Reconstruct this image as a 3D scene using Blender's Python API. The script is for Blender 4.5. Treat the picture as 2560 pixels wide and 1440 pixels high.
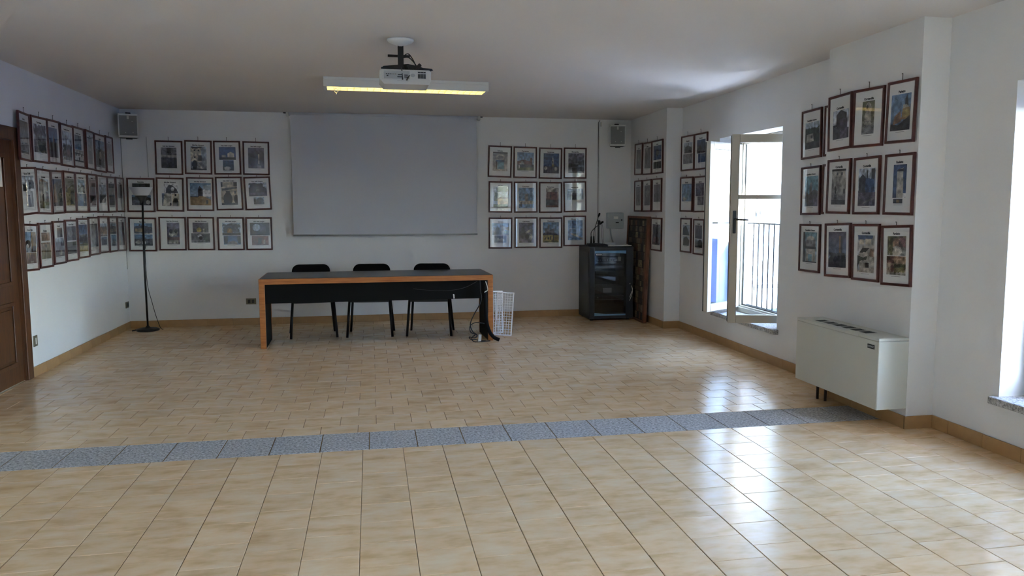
import bpy, bmesh, math, random
import numpy as np
from mathutils import Vector, Matrix, Euler

random.seed(7)
for _o in list(bpy.data.objects):
    bpy.data.objects.remove(_o)
scene = bpy.context.scene
COL = scene.collection
PI = math.pi
R = math.radians

# ---------------------------------------------------------------- camera
cd = bpy.data.cameras.new('camera')
cam = bpy.data.objects.new('camera', cd)
COL.objects.link(cam)
cd.sensor_width = 36.0
cd.lens = 36.0 * 1991.72 / 2560.0
cd.shift_x = -54.6 / 2560.0
cd.shift_y = -1.2 / 2560.0
cd.clip_end = 50000.0
cd.clip_start = 0.05
cam.location = (0.0, 0.0, 1.535)
cam.rotation_euler = Euler((R(90.0 - 5.81), R(0.009), R(-11.53)), 'XYZ')
scene.camera = cam

# ---------------------------------------------------------------- sky, sun, exposure
world = bpy.data.worlds.new('world')
scene.world = world
world.use_nodes = True
wn = world.node_tree.nodes
bg = wn['Background']
sky = wn.new('ShaderNodeTexSky')
sky.sky_type = 'NISHITA'
sky.sun_disc = False
sky.sun_elevation = R(42.0)
sky.sun_rotation = R(169.0)
sky.altitude = 300.0
sky.air_density = 1.0
sky.dust_density = 0.9
sky.ozone_density = 3.2
world.node_tree.links.new(sky.outputs['Color'], bg.inputs['Color'])
bg.inputs['Strength'].default_value = 1.3
TO_SUN = Vector((0.30, -0.95, 0.90)).normalized()
sl = bpy.data.lights.new('sun', 'SUN')
sl.energy = 18.0
sl.angle = R(0.6)
sl.color = (1.0, 0.99, 0.97)
sun = bpy.data.objects.new('sun', sl)
COL.objects.link(sun)
sun.location = (30.0, -60.0, 60.0)
sun.rotation_euler = TO_SUN.to_track_quat('Z', 'Y').to_euler()
vs = scene.view_settings
vs.view_transform = 'Standard'
vs.look = 'None'
vs.gamma = 1.0
vs.use_curve_mapping = False
vs.exposure = 2.62
scene.cycles.max_bounces = 7
scene.cycles.diffuse_bounces = 4
scene.cycles.glossy_bounces = 4
scene.cycles.transparent_max_bounces = 24
scene.cycles.use_light_tree = False
scene.cycles.caustics_reflective = False
scene.cycles.caustics_refractive = False
scene.cycles.sample_clamp_indirect = 6.0
scene.cycles.use_adaptive_sampling = True
scene.cycles.adaptive_threshold = 0.1

# ---------------------------------------------------------------- materials
def srgb(c):
    return tuple(((v / 255.0) / 12.92 if v <= 10 else (((v / 255.0) + 0.055) / 1.055) ** 2.4) for v in c)

MATS = {}

def nodes_of(m):
    m.use_nodes = True
    return m.node_tree.nodes, m.node_tree.links, m.node_tree.nodes['Principled BSDF']

def mat(name, rgb, rough=0.6, metal=0.0, spec=0.5, noise=0.0, nscale=20.0, bump=0.0, bscale=200.0, ndetail=5.0, emit=None, estr=0.0, coat=0.0):
    if name in MATS:
        return MATS[name]
    m = bpy.data.materials.new(name)
    n, l, p = nodes_of(m)
    c = srgb(rgb)
    p.inputs['Base Color'].default_value = (*c, 1)
    p.inputs['Roughness'].default_value = rough
    p.inputs['Metallic'].default_value = metal
    p.inputs['Specular IOR Level'].default_value = spec
    p.inputs['Coat Weight'].default_value = coat
    if noise > 0 or bump > 0:
        tc = n.new('ShaderNodeTexCoord')
    if noise > 0:
        t = n.new('ShaderNodeTexNoise')
        t.inputs['Scale'].default_value = nscale
        t.inputs['Detail'].default_value = ndetail
        l.new(tc.outputs['Object'], t.inputs['Vector'])
        r = n.new('ShaderNodeMapRange')
        r.inputs['From Min'].default_value = 0.3
        r.inputs['From Max'].default_value = 0.7
        r.inputs['To Min'].default_value = 1.0 - noise
        r.inputs['To Max'].default_value = 1.0 + noise
        l.new(t.outputs['Fac'], r.inputs['Value'])
        x = n.new('ShaderNodeVectorMath')
        x.operation = 'SCALE'
        x.inputs[0].default_value = c
        l.new(r.outputs['Result'], x.inputs['Scale'])
        l.new(x.outputs['Vector'], p.inputs['Base Color'])
    if bump > 0:
        t2 = n.new('ShaderNodeTexNoise')
        t2.inputs['Scale'].default_value = bscale
        t2.inputs['Detail'].default_value = 3.0
        l.new(tc.outputs['Object'], t2.inputs['Vector'])
        b = n.new('ShaderNodeBump')
        b.inputs['Strength'].default_value = bump
        b.inputs['Distance'].default_value = 0.004
        l.new(t2.outputs['Fac'], b.inputs['Height'])
        l.new(b.outputs['Normal'], p.inputs['Normal'])
    if emit is not None:
        p.inputs['Emission Color'].default_value = (*srgb(emit), 1)
        p.inputs['Emission Strength'].default_value = estr
    MATS[name] = m
    return m

def wood_mat(name, dark, light, rough=0.4, scale=(3.0, 40.0, 40.0)):
    m = bpy.data.materials.new(name)
    n, l, p = nodes_of(m)
    tc = n.new('ShaderNodeTexCoord')
    mp = n.new('ShaderNodeMapping')
    mp.inputs['Scale'].default_value = scale
    l.new(tc.outputs['Object'], mp.inputs['Vector'])
    t = n.new('ShaderNodeTexNoise')
    t.inputs['Scale'].default_value = 1.5
    t.inputs['Detail'].default_value = 6.0
    t.inputs['Distortion'].default_value = 0.6
    l.new(mp.outputs['Vector'], t.inputs['Vector'])
    cr = n.new('ShaderNodeValToRGB')
    cr.color_ramp.elements[0].position = 0.3
    cr.color_ramp.elements[0].color = (*srgb(dark), 1)
    cr.color_ramp.elements[1].position = 0.7
    cr.color_ramp.elements[1].color = (*srgb(light), 1)
    l.new(t.outputs['Fac'], cr.inputs['Fac'])
    l.new(cr.outputs['Color'], p.inputs['Base Color'])
    p.inputs['Roughness'].default_value = rough
    MATS[name] = m
    return m

def tile_mat(name, island):
    m = bpy.data.materials.new(name)
    n, l, p = nodes_of(m)
    geo = n.new('ShaderNodeNewGeometry')
    mp = n.new('ShaderNodeMapping')
    mp.inputs['Scale'].default_value = (5.0, 11.0, 5.0)
    l.new(geo.outputs['Position'], mp.inputs['Vector'])
    if island:
        rnd = geo.outputs['Random Per Island']
    else:
        oi = n.new('ShaderNodeObjectInfo')
        rnd = oi.outputs['Random']
    off = n.new('ShaderNodeVectorMath')
    off.operation = 'MULTIPLY_ADD'
    off.inputs[1].default_value = (1, 1, 1)
    sc = n.new('ShaderNodeMath')
    sc.operation = 'MULTIPLY'
    sc.inputs[1].default_value = 40.0
    l.new(rnd, sc.inputs[0])
    l.new(mp.outputs['Vector'], off.inputs[0])
    l.new(sc.outputs['Value'], off.inputs[2])
    t = n.new('ShaderNodeTexNoise')
    t.inputs['Scale'].default_value = 1.0
    t.inputs['Detail'].default_value = 3.0
    t.inputs['Roughness'].default_value = 0.6
    l.new(off.outputs['Vector'], t.inputs['Vector'])
    cr = n.new('ShaderNodeValToRGB')
    e = cr.color_ramp.elements
    e[0].position = 0.28
    e[0].color = (*srgb((212, 175, 128)), 1)
    e[1].position = 0.72
    e[1].color = (*srgb((236, 210, 174)), 1)
    k = cr.color_ramp.elements.new(0.48)
    k.color = (*srgb((231, 196, 153)), 1)
    l.new(t.outputs['Fac'], cr.inputs['Fac'])
    mr = n.new('ShaderNodeMapRange')
    mr.inputs['To Min'].default_value = 0.95
    mr.inputs['To Max'].default_value = 1.03
    l.new(rnd, mr.inputs['Value'])
    x = n.new('ShaderNodeVectorMath')
    x.operation = 'SCALE'
    l.new(cr.outputs['Color'], x.inputs[0])
    l.new(mr.outputs['Result'], x.inputs['Scale'])
    l.new(x.outputs['Vector'], p.inputs['Base Color'])
    p.inputs['Roughness'].default_value = 0.22
    p.inputs['Specular IOR Level'].default_value = 0.34
    t2 = n.new('ShaderNodeTexNoise')
    t2.inputs['Scale'].default_value = 7.0
    t2.inputs['Detail'].default_value = 1.0
    l.new(geo.outputs['Position'], t2.inputs['Vector'])
    b = n.new('ShaderNodeBump')
    b.inputs['Strength'].default_value = 0.12
    b.inputs['Distance'].default_value = 0.004
    l.new(t2.outputs['Fac'], b.inputs['Height'])
    l.new(b.outputs['Normal'], p.inputs['Normal'])
    MATS[name] = m
    return m

def glass_mat(name, f0=0.045, tint=(1, 1, 1)):
    m = bpy.data.materials.new(name)
    m.use_nodes = True
    n, l = m.node_tree.nodes, m.node_tree.links
    for q in list(n):
        n.remove(q)
    out = n.new('ShaderNodeOutputMaterial')
    mix = n.new('ShaderNodeMixShader')
    tr = n.new('ShaderNodeBsdfTransparent')
    tr.inputs['Color'].default_value = (*tint, 1)
    gl = n.new('ShaderNodeBsdfGlossy')
    gl.inputs['Roughness'].default_value = 0.0
    lw = n.new('ShaderNodeLayerWeight')
    lw.inputs['Blend'].default_value = 0.5
    pw = n.new('ShaderNodeMath')
    pw.operation = 'POWER'
    pw.inputs[1].default_value = 5.0
    l.new(lw.outputs['Facing'], pw.inputs[0])
    ma = n.new('ShaderNodeMath')
    ma.operation = 'MULTIPLY_ADD'
    ma.inputs[1].default_value = 1.0 - f0
    ma.inputs[2].default_value = f0
    l.new(pw.outputs['Value'], ma.inputs[0])
    l.new(ma.outputs['Value'], mix.inputs['Fac'])
    l.new(tr.outputs['BSDF'], mix.inputs[1])
    l.new(gl.outputs['BSDF'], mix.inputs[2])
    l.new(mix.outputs['Shader'], out.inputs['Surface'])
    MATS[name] = m
    return m

def print_mat():
    m = bpy.data.materials.new('photo_print')
    n, l, p = nodes_of(m)
    a = n.new('ShaderNodeAttribute')
    a.attribute_name = 'ink'
    l.new(a.outputs['Color'], p.inputs['Base Color'])
    p.inputs['Roughness'].default_value = 0.55
    MATS['print'] = m
    return m

def granite_mat():
    m = bpy.data.materials.new('granite')
    n, l, p = nodes_of(m)
    geo = n.new('ShaderNodeNewGeometry')
    v = n.new('ShaderNodeTexNoise')
    v.inputs['Scale'].default_value = 60.0
    v.inputs['Detail'].default_value = 3.0
    v.inputs['Roughness'].default_value = 0.8
    l.new(geo.outputs['Position'], v.inputs['Vector'])
    cr = n.new('ShaderNodeValToRGB')
    e = cr.color_ramp.elements
    e[0].position = 0.34
    e[0].color = (*srgb((96, 96, 98)), 1)
    e[1].position = 0.68
    e[1].color = (*srgb((214, 214, 214)), 1)
    k = e.new(0.5)
    k.color = (*srgb((172, 168, 164)), 1)
    l.new(v.outputs['Fac'], cr.inputs['Fac'])
    l.new(cr.outputs['Color'], p.inputs['Base Color'])
    p.inputs['Roughness'].default_value = 0.75
    MATS['granite'] = m
    return m

PLASTER = mat('plaster', (232, 231, 230), 0.92, spec=0.0, noise=0.015, nscale=2.5, ndetail=1.0)
CEIL = mat('ceiling_paint', (226, 220, 216), 0.95, spec=0.0, noise=0.012, nscale=1.5, ndetail=1.0)
STUCCO = mat('stucco', (120, 132, 142), 0.95, spec=0.1, bump=0.5, bscale=150)
TILE = tile_mat('floor_tile', False)
TILE_I = tile_mat('floor_tile_field', True)
GROUT = mat('grout', (128, 106, 78), 0.9, spec=0.1)
SKIRT = mat('skirting_tile', (178, 140, 94), 0.35, noise=0.12, nscale=9)
GRANITE = granite_mat()
WHITE_PAINT = mat('white_paint', (236, 236, 234), 0.4)
WINDOW_WOOD = mat('window_paint', (196, 189, 174), 0.42)
SEAL = mat('rubber_seal', (70, 70, 68), 0.7)
CHROME = mat('chrome', (200, 200, 200), 0.2, metal=1.0)
STEEL = mat('dark_steel', (70, 72, 74), 0.4, metal=0.8)
BLACK = mat('black_plastic', (20, 20, 22), 0.45)
BLACK_MATTE = mat('black_matte', (12, 12, 13), 0.8, spec=0.25)
BLACK_TOP = mat('black_laminate', (40, 39, 42), 0.32, noise=0.1, nscale=50)
FABRIC = mat('black_fabric', (16, 16, 18), 0.95, spec=0.1, bump=0.3, bscale=500)
TABLE_WOOD = wood_mat('table_wood', (160, 92, 38), (196, 124, 60), 0.35)
FRAME_WOOD = wood_mat('frame_wood', (62, 27, 24), (92, 44, 38), 0.4, (20, 20, 20))
DOOR_WOOD = wood_mat('door_wood', (66, 40, 22), (98, 60, 34), 0.4, (40.0, 40.0, 3.0))
BOARD_WOOD = wood_mat('board_wood', (92, 58, 44), (132, 86, 64), 0.5, (20, 20, 3))
MATBOARD = mat('mat_board', (236, 236, 234), 0.8, spec=0.2)
INK = mat('ink', (26, 26, 30), 0.7, spec=0.2)
PRINT = print_mat()
PANE = glass_mat('picture_glass', 0.045)
WPANE = glass_mat('window_glass', 0.085, (0.97, 0.985, 0.98))
DPANE = glass_mat('smoked_glass', 0.05, (0.6, 0.62, 0.66))
METAL_W = mat('enamel_white', (226, 226, 222), 0.4)
ENAMEL = mat('enamel_cream', (206, 206, 196), 0.45)
GREY_PL = mat('grey_plastic', (170, 172, 172), 0.5)
GRILLE = mat('grille_grey', (128, 130, 128), 0.65, bump=0.4, bscale=900)
SPK_W = mat('speaker_shell', (204, 204, 200), 0.55)
SCREEN = mat('screen_fabric', (205, 206, 212), 0.9, spec=0.1)
RACK = mat('rack_steel', (34, 37, 44), 0.45)
BLUE_STRIP = mat('blue_strip', (118, 160, 196), 0.5)
BOX_GREY = mat('box_grey', (176, 182, 182), 0.5)
PAPER = mat('paper', (236, 234, 226), 0.85)
BRASS = mat('bronze_plate', (120, 112, 92), 0.4, metal=0.3)
TERRAIN = mat('terrain', (40, 57, 90), 1.0, spec=0.0, noise=0.25, nscale=0.02)  # blue haze of distance is painted into the hillside colour
HAZE_PLAIN = mat('pale_plain', (132, 140, 152), 1.0, spec=0.0)  # bright horizon haze painted as the colour of the outer ring
IRON = mat('railing_iron', (52, 54, 58), 0.6)
COPPER = mat('pipe_dark', (60, 48, 42), 0.6)
TUBE_EM = mat('lamp_tube', (255, 240, 205), 0.5, emit=(255, 222, 140), estr=1.5)
LAMP_IN = mat('louvre_white', (240, 236, 220), 0.3)

# ---------------------------------------------------------------- mesh helpers
class MB:
    def __init__(s):
        s.v, s.f, s.sm = [], [], []

    def add(s, vs_, fs, smooth=False, M=None):
        b = len(s.v)
        for q in vs_:
            q = Vector(q)
            s.v.append(tuple(M @ q) if M is not None else tuple(q))
        for q in fs:
            s.f.append([b + i for i in q])
            s.sm.append(smooth)
        return s

    def box(s, x0, x1, y0, y1, z0, z1, c=0.0, M=None):
        if c <= 0:
            v = [(x0, y0, z0), (x1, y0, z0), (x1, y1, z0), (x0, y1, z0), (x0, y0, z1), (x1, y0, z1), (x1, y1, z1), (x0, y1, z1)]
            f = [(0, 3, 2, 1), (4, 5, 6, 7), (0, 1, 5, 4), (1, 2, 6, 5), (2, 3, 7, 6), (3, 0, 4, 7)]
            return s.add(v, f, False, M)
        X, Y, Z = (x0, x1), (y0, y1), (z0, z1)
        v, idx = [], {}
        for i in (0, 1):
            for j in (0, 1):
                for k in (0, 1):
                    for a in range(3):
                        p = [X[i], Y[j], Z[k]]
                        for b in range(3):
                            if b != a:
                                p[b] += c if (i, j, k)[b] == 0 else -c
                        idx[(i, j, k, a)] = len(v)
                        v.append(tuple(p))
        f = []
        for a in range(3):
            o = [b for b in range(3) if b != a]
            for e in (0, 1):
                q = []
                for (m_, n_) in ((0, 0), (1, 0), (1, 1), (0, 1)):
                    t = [0, 0, 0]
                    t[a] = e
                    t[o[0]] = m_
                    t[o[1]] = n_
                    q.append(idx[(*t, a)])
                f.append(q)
        for a in range(3):
            o = [b for b in range(3) if b != a]
            for m_ in (0, 1):
                for n_ in (0, 1):
                    t0 = [0, 0, 0]
                    t0[o[0]] = m_
                    t0[o[1]] = n_
                    t1 = list(t0)
                    t1[a] = 1
                    f.append([idx[(*t0, o[0])], idx[(*t1, o[0])], idx[(*t1, o[1])], idx[(*t0, o[1])]])
        for i in (0, 1):
            for j in (0, 1):
                for k in (0, 1):
                    f.append([idx[(i, j, k, 0)], idx[(i, j, k, 1)], idx[(i, j, k, 2)]])
        return s.add(v, f, False, M)

    def tube(s, pts, r, n=8, cap=True, M=None, flat=1.0):
        pts = [Vector(p) for p in pts]
        rs = r if isinstance(r, (list, tuple)) else [r] * len(pts)
        v, f = [], []
        prev = None
        for i, p in enumerate(pts):
            if i == 0:
                d = pts[1] - p
            elif i == len(pts) - 1:
                d = p - pts[i - 1]
            else:
                d = (pts[i + 1] - p).normalized() + (p - pts[i - 1]).normalized()
            d.normalize()
            if prev is None:
                a = Vector((1, 0, 0)) if abs(d.x) < 0.9 else Vector((0, 1, 0))
            else:
                a = prev
            u = (a - d * a.dot(d)).normalized()
            w = d.cross(u)
            prev = u
            for k in range(n):
                t = 2 * PI * k / n
                v.append(p + u * math.cos(t) * rs[i] + w * math.sin(t) * rs[i] * flat)
        for i in range(len(pts) - 1):
            for k in range(n):
                k2 = (k + 1) % n
                f.append((i * n + k, i * n + k2, (i + 1) * n + k2, (i + 1) * n + k))
        s.add(v, f, True, M)
        if cap:
            b = len(s.v) - len(v)
            s.f.append([b + k for k in reversed(range(n))])
            s.sm.append(False)
            s.f.append([b + (len(pts) - 1) * n + k for k in range(n)])
            s.sm.append(False)
        return s

    def lathe(s, prof, n=24, M=None, cap=True):
        v, f = [], []
        for (r, z) in prof:
            for k in range(n):
                t = 2 * PI * k / n
                v.append((r * math.cos(t), r * math.sin(t), z))
        for i in range(len(prof) - 1):
            for k in range(n):
                k2 = (k + 1) % n
                f.append((i * n + k, i * n + k2, (i + 1) * n + k2, (i + 1) * n + k))
        s.add(v, f, True, M)
        if cap:
            b = len(s.v) - len(v)
            s.f.append([b + k for k in reversed(range(n))])
            s.sm.append(False)
            s.f.append([b + (len(prof) - 1) * n + k for k in range(n)])
            s.sm.append(False)
        return s

    def prism(s, poly, axis, a0, a1, M=None):
        """poly in the two axes other than `axis` (cyclic order), extruded a0..a1"""
        def pt(p, a):
            if axis == 'x':
                return (a, p[0], p[1])
            if axis == 'y':
                return (p[0], a, p[1])
            return (p[0], p[1], a)
        n = len(poly)
        v = [pt(p, a0) for p in poly] + [pt(p, a1) for p in poly]
        f = [list(range(n)), list(range(2 * n - 1, n - 1, -1))]
        for i in range(n):
            j = (i + 1) % n
            f.append([i, i + n, j + n, j])
        return s.add(v, f, False, M)

    def mesh(s, name, m):
        me = bpy.data.meshes.new(name)
        me.from_pydata(s.v, [], s.f)
        me.polygons.foreach_set('use_smooth', s.sm)
        bm = bmesh.new()
        bm.from_mesh(me)
        bmesh.ops.recalc_face_normals(bm, faces=bm.faces)
        bm.to_mesh(me)
        bm.free()
        me.materials.append(m)
        me.update()
        return me

    def build(s, name, m, parent=None, loc=None, rot=None):
        return link(name, s.mesh(name, m), parent, loc, rot)

def link(name, me, parent=None, loc=None, rot=None):
    o = bpy.data.objects.new(name, me)
    COL.objects.link(o)
    if parent is not None:
        o.parent = parent
    if loc is not None:
        o.location = loc
    if rot is not None:
        o.rotation_euler = rot
    return o

def thing(name, label, cat, loc=(0, 0, 0), rot=(0, 0, 0), group=None):
    o = link(name, None, None, loc, rot)
    o.empty_display_size = 0.1
    return tag(o, label, cat, group)

def tag(o, label, cat, group=None):
    o['label'] = label
    o['category'] = cat
    if group:
        o['group'] = group
    return o

def struct(o, label=None, cat=None):
    o['kind'] = 'structure'
    if label:
        o['label'] = label
    if cat:
        o['category'] = cat
    return o

def B(*a, **k):
    return MB().box(*a, **k)

def arc(c, r, a0, a1, n, plane='xz'):
    out = []
    for i in range(n + 1):
        t = a0 + (a1 - a0) * i / n
        x, y = r * math.cos(t), r * math.sin(t)
        out.append((c[0] + x, c[1], c[2] + y) if plane == 'xz' else ((c[0] + x, c[1] + y, c[2]) if plane == 'xy' else (c[0], c[1] + x, c[2] + y)))
    return out

def smooth_path(pts, n=6):
    pts = [Vector(p) for p in pts]
    out = []
    for i in range(len(pts) - 1):
        p0 = pts[max(i - 1, 0)]
        p1, p2 = pts[i], pts[i + 1]
        p3 = pts[min(i + 2, len(pts) - 1)]
        for k in range(n):
            t = k / n
            out.append(0.5 * ((2 * p1) + (-p0 + p2) * t + (2 * p0 - 5 * p1 + 4 * p2 - p3) * t * t + (-p0 + 3 * p1 - 3 * p2 + p3) * t ** 3))
    out.append(pts[-1])
    return out

TEXT_CACHE = {}
def text_mesh(txt, size, m, bold=0.0):
    key = (txt, size, m.name, bold)
    if key in TEXT_CACHE:
        return TEXT_CACHE[key]
    cu = bpy.data.curves.new('txt', 'FONT')
    cu.body = txt
    cu.size = size
    cu.align_x = 'CENTER'
    cu.align_y = 'CENTER'
    cu.resolution_u = 2
    cu.offset = bold
    cu.extrude = 0.0003
    ob = bpy.data.objects.new('txt', cu)
    COL.objects.link(ob)
    dg = bpy.context.evaluated_depsgraph_get()
    me = bpy.data.meshes.new_from_object(ob.evaluated_get(dg))
    bpy.data.objects.remove(ob)
    bpy.data.curves.remove(cu)
    me.materials.clear()
    me.materials.append(m)
    TEXT_CACHE[key] = me
    return me

# ---------------------------------------------------------------- room dimensions
XL, XR, XP, YB, XO = -3.017, 3.81, 3.602, 10.83, 4.26
YF = -7.2                       # wall behind the camera
WZ0, WZ1 = 0.355, 2.285         # window opening heights
WIN = [(6.975, 8.36), (2.805, 4.19), (-1.60, 0.75), (-5.8, -3.45)]
WB = [WZ0, WZ0, 0.0, 0.0]               # bottom of each opening; the last two are unseen doors added for light
def zc(y):
    return 2.735 + (YB - y) * 0.0075

# ---------------------------------------------------------------- shell
def wall_back():
    struct(B(XL - 0.3, XO, YB, YB + 0.3, -0.1, 2.95).build('wall_back', PLASTER), 'white plaster back wall with the projector screen', 'wall')
wall_back()
struct(B(XL - 0.3, XO, YF - 0.3, YF, -0.1, 2.95).build('wall_front', PLASTER), 'white plaster wall behind the viewer', 'wall')

def wall_left():
    b = MB()
    b.box(XL - 0.3, XL, 7.72, YB, -0.1, 2.95)
    b.box(XL - 0.3, XL, YF, 6.28, -0.1, 2.95)
    b.box(XL - 0.3, XL, 6.28, 7.72, 2.13, 2.95)
    struct(b.build('wall_left', PLASTER), 'white plaster left wall with rows of pictures', 'wall')
wall_left()

def wall_right():
    b = MB()
    edges = [YB, WIN[0][1], WIN[0][0], WIN[1][1], WIN[1][0], WIN[2][1], WIN[2][0], WIN[3][1], WIN[3][0], YF]
    for i in range(0, len(edges), 2):
        b.box(XR, XO, edges[i + 1], edges[i], -0.1, 2.95)
    for (a, c), wb in zip(WIN, WB):
        b.box(XR, XO, a, c, -0.1, wb - 0.045)
        b.box(XR, XO, a, c, WZ1, 2.95)
    b.box(XP, XR, 9.452, YB, -0.1, 2.95)
    b.box(XP, XR, 4.777, 5.885, -0.1, 2.95)
    struct(b.build('wall_right', PLASTER), 'white plaster right wall with deep windows and a pier', 'wall')
wall_right()

def ceiling():
    b = MB()
    b.prism([(YF - 0.2, zc(YF - 0.2)), (YB + 0.2, zc(YB + 0.2)), (YB + 0.2, 3.1), (YF - 0.2, 3.1)], 'x', XL - 0.25, XO)
    struct(b.build('ceiling', CEIL), 'plain pale painted ceiling', 'ceiling')
ceiling()

# floor: mortar bed, tiles, stone band
FLOOR = struct(B(XL - 0.25, XO - 0.3, YF - 0.2, YB + 0.2, -0.12, -0.0025).build('floor', GROUT), 'beige ceramic tile floor with a grey stone band', 'floor')
J = 0.0032
def tile_mesh(name, w, d, m, t=0.010, c=0.0016):
    b = MB()
    w2, d2 = w / 2 - J / 2, d / 2 - J / 2
    v = [(-w2, -d2, -t), (w2, -d2, -t), (w2, d2, -t), (-w2, d2, -t), (-w2, -d2, -c), (w2, -d2, -c), (w2, d2, -c), (-w2, d2, -c),
         (-w2 + c, -d2 + c, 0), (w2 - c, -d2 + c, 0), (w2 - c, d2 - c, 0), (-w2 + c, d2 - c, 0)]
    f = [(8, 9, 10, 11)]
    for i in range(4):
        j = (i + 1) % 4
        f.append((i, j, j + 4, i + 4))
        f.append((i + 4, j + 4, j + 8, i + 8))
    return b.add(v, f)

TW, TD = 0.2505, 0.2460
near, far = [], []
S0, S1 = 5.040, 5.445
def clip_x(x0, x1):
    return max(x0, XL), min(x1, XR)
k = -12
x = -0.078 - 12 * TW
while x < XR:
    ph = 4.82 if k % 2 == 0 else 4.943
    y1 = ph + TD * 2
    while y1 > YF:
        y0 = y1 - TD
        a, b_ = max(y0, YF), min(y1, S0)
        xa, xb = clip_x(x, x + TW)
        if b_ - a > 0.01 and xb - xa > 0.01:
            near.append((xa, xb, a, b_))
        y1 -= TD
    x += TW
    k += 1
TD2 = 0.2468
n = -1
y0 = 5.642 - TD2
while y0 < YB:
    xs = (2.389 if n % 2 else 2.514) - 23 * TW
    while xs < XR:
        xa, xb = clip_x(xs, xs + TW)
        a, b_ = max(y0, S1), min(y0 + TD2, YB)
        if b_ - a > 0.01 and xb - xa > 0.01:
            far.append((xa, xb, a, b_))
        xs += TW
    y0 += TD2
    n += 1
CT = [c for c in near if c[3] > 2.35 and c[1] > -0.62 * c[3] - 0.2 and c[0] < 0.98 * c[3] + 0.3]
CF = sorted([c for c in far], key=lambda c: c[2])
single = sorted(CT, key=lambda c: c[2]) + CF
single = single[:300]
sset = set(single)
TMESH = {}
for c in single:
    w, d = round(c[1] - c[0], 3), round(c[3] - c[2], 3)
    if (w, d) not in TMESH:
        TMESH[(w, d)] = tile_mesh('tile', w, d, TILE).mesh('tile', TILE)
    link('tile', TMESH[(w, d)], FLOOR, ((c[0] + c[1]) / 2, (c[2] + c[3]) / 2, random.uniform(-0.0003, 0.0003)),
         (random.gauss(0, 0.0011), random.gauss(0, 0.0011), 0))
rest = MB()
for c in near + far:
    if c in sset:
        continue
    M = Matrix.Translation(((c[0] + c[1]) / 2, (c[2] + c[3]) / 2, 0)) @ Euler((random.gauss(0, 0.0011), random.gauss(0, 0.0011), 0)).to_matrix().to_4x4()
    t = tile_mesh('t', c[1] - c[0], c[3] - c[2], TILE)
    rest.add(t.v, t.f, False, M)
o = rest.build('tile_field', TILE_I, FLOOR)
o['kind'] = 'stuff'
x = -0.038 - 0.3065 * 10
while x < XR:
    xa, xb = clip_x(x, x + 0.3065)
    if xb - xa > 0.02:
        tile_mesh('s', xb - xa - 0.004, S1 - S0 - 0.002, GRANITE, 0.012, 0.001).build('stone_slab', GRANITE, FLOOR, ((xa + xb) / 2, (S0 + S1) / 2, 0.0))
    x += 0.3065

# skirting tiles
def skirting(name, label, runs):
    root = None
    ln = 0.31
    bed = MB()
    for (p0, p1, nrm) in runs:
        p0, p1, nrm = Vector(p0), Vector(p1), Vector(nrm)
        d = (p1 - p0).normalized()
        a, c = p0 + nrm * 0.004, p1
        vs_ = [p0, p1, p1 + nrm * 0.005, p0 + nrm * 0.005]
        bed.prism([(q.x, q.y) for q in vs_], 'z', 0.0, 0.086)
    root = struct(bed.build(name, GROUT), label, 'skirting')
    for (p0, p1, nrm) in runs:
        p0, p1, nrm = Vector(p0), Vector(p1), Vector(nrm)
        L = (p1 - p0).length
        d = (p1 - p0).normalized()
        s = 0.0
        while s < L - 0.005:
            e = min(s + ln, L)
            w = e - s - 0.002
            mesh_key = ('sk', round(w, 3))
            if mesh_key not in TMESH:
                TMESH[mesh_key] = B(-w / 2, w / 2, -0.011, 0, 0.0, 0.09, 0.0015).mesh('skirting_tile', SKIRT)
            ang = math.atan2(d.y, d.x)
            q = p0 + d * ((s + e) / 2) + nrm * 0.003
            if Vector((math.sin(ang), -math.cos(ang), 0)).dot(nrm) < 0:
                ang += PI
            link('skirting_tile', TMESH[mesh_key], root, (q.x, q.y, random.uniform(-0.001, 0.001)), (0, 0, ang))
            s = e
skirting('baseboard_back', 'ochre tile skirting along the back wall', [((XL, YB, 0), (XP, YB, 0), (0, -1, 0))])
skirting('baseboard_left', 'ochre tile skirting along the left wall', [((XL, 7.81, 0), (XL, YB - 0.016, 0), (1, 0, 0))])
skirting('baseboard_right', 'brown tile skirting along the right wall and pier', [
    ((XP, 9.452, 0), (XP, YB - 0.016, 0), (-1, 0, 0)), ((XP - 0.014, 9.452, 0), (XR, 9.452, 0), (0, -1, 0)),
    ((XR, 5.885, 0), (XR, 9.436, 0), (-1, 0, 0)),
    ((XP, 4.777, 0), (XP, 5.885, 0), (-1, 0, 0)), ((XP - 0.014, 4.777, 0), (XR, 4.777, 0), (0, -1, 0)),
    ((XR, 1.5, 0), (XR, 4.761, 0), (-1, 0, 0))])

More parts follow.
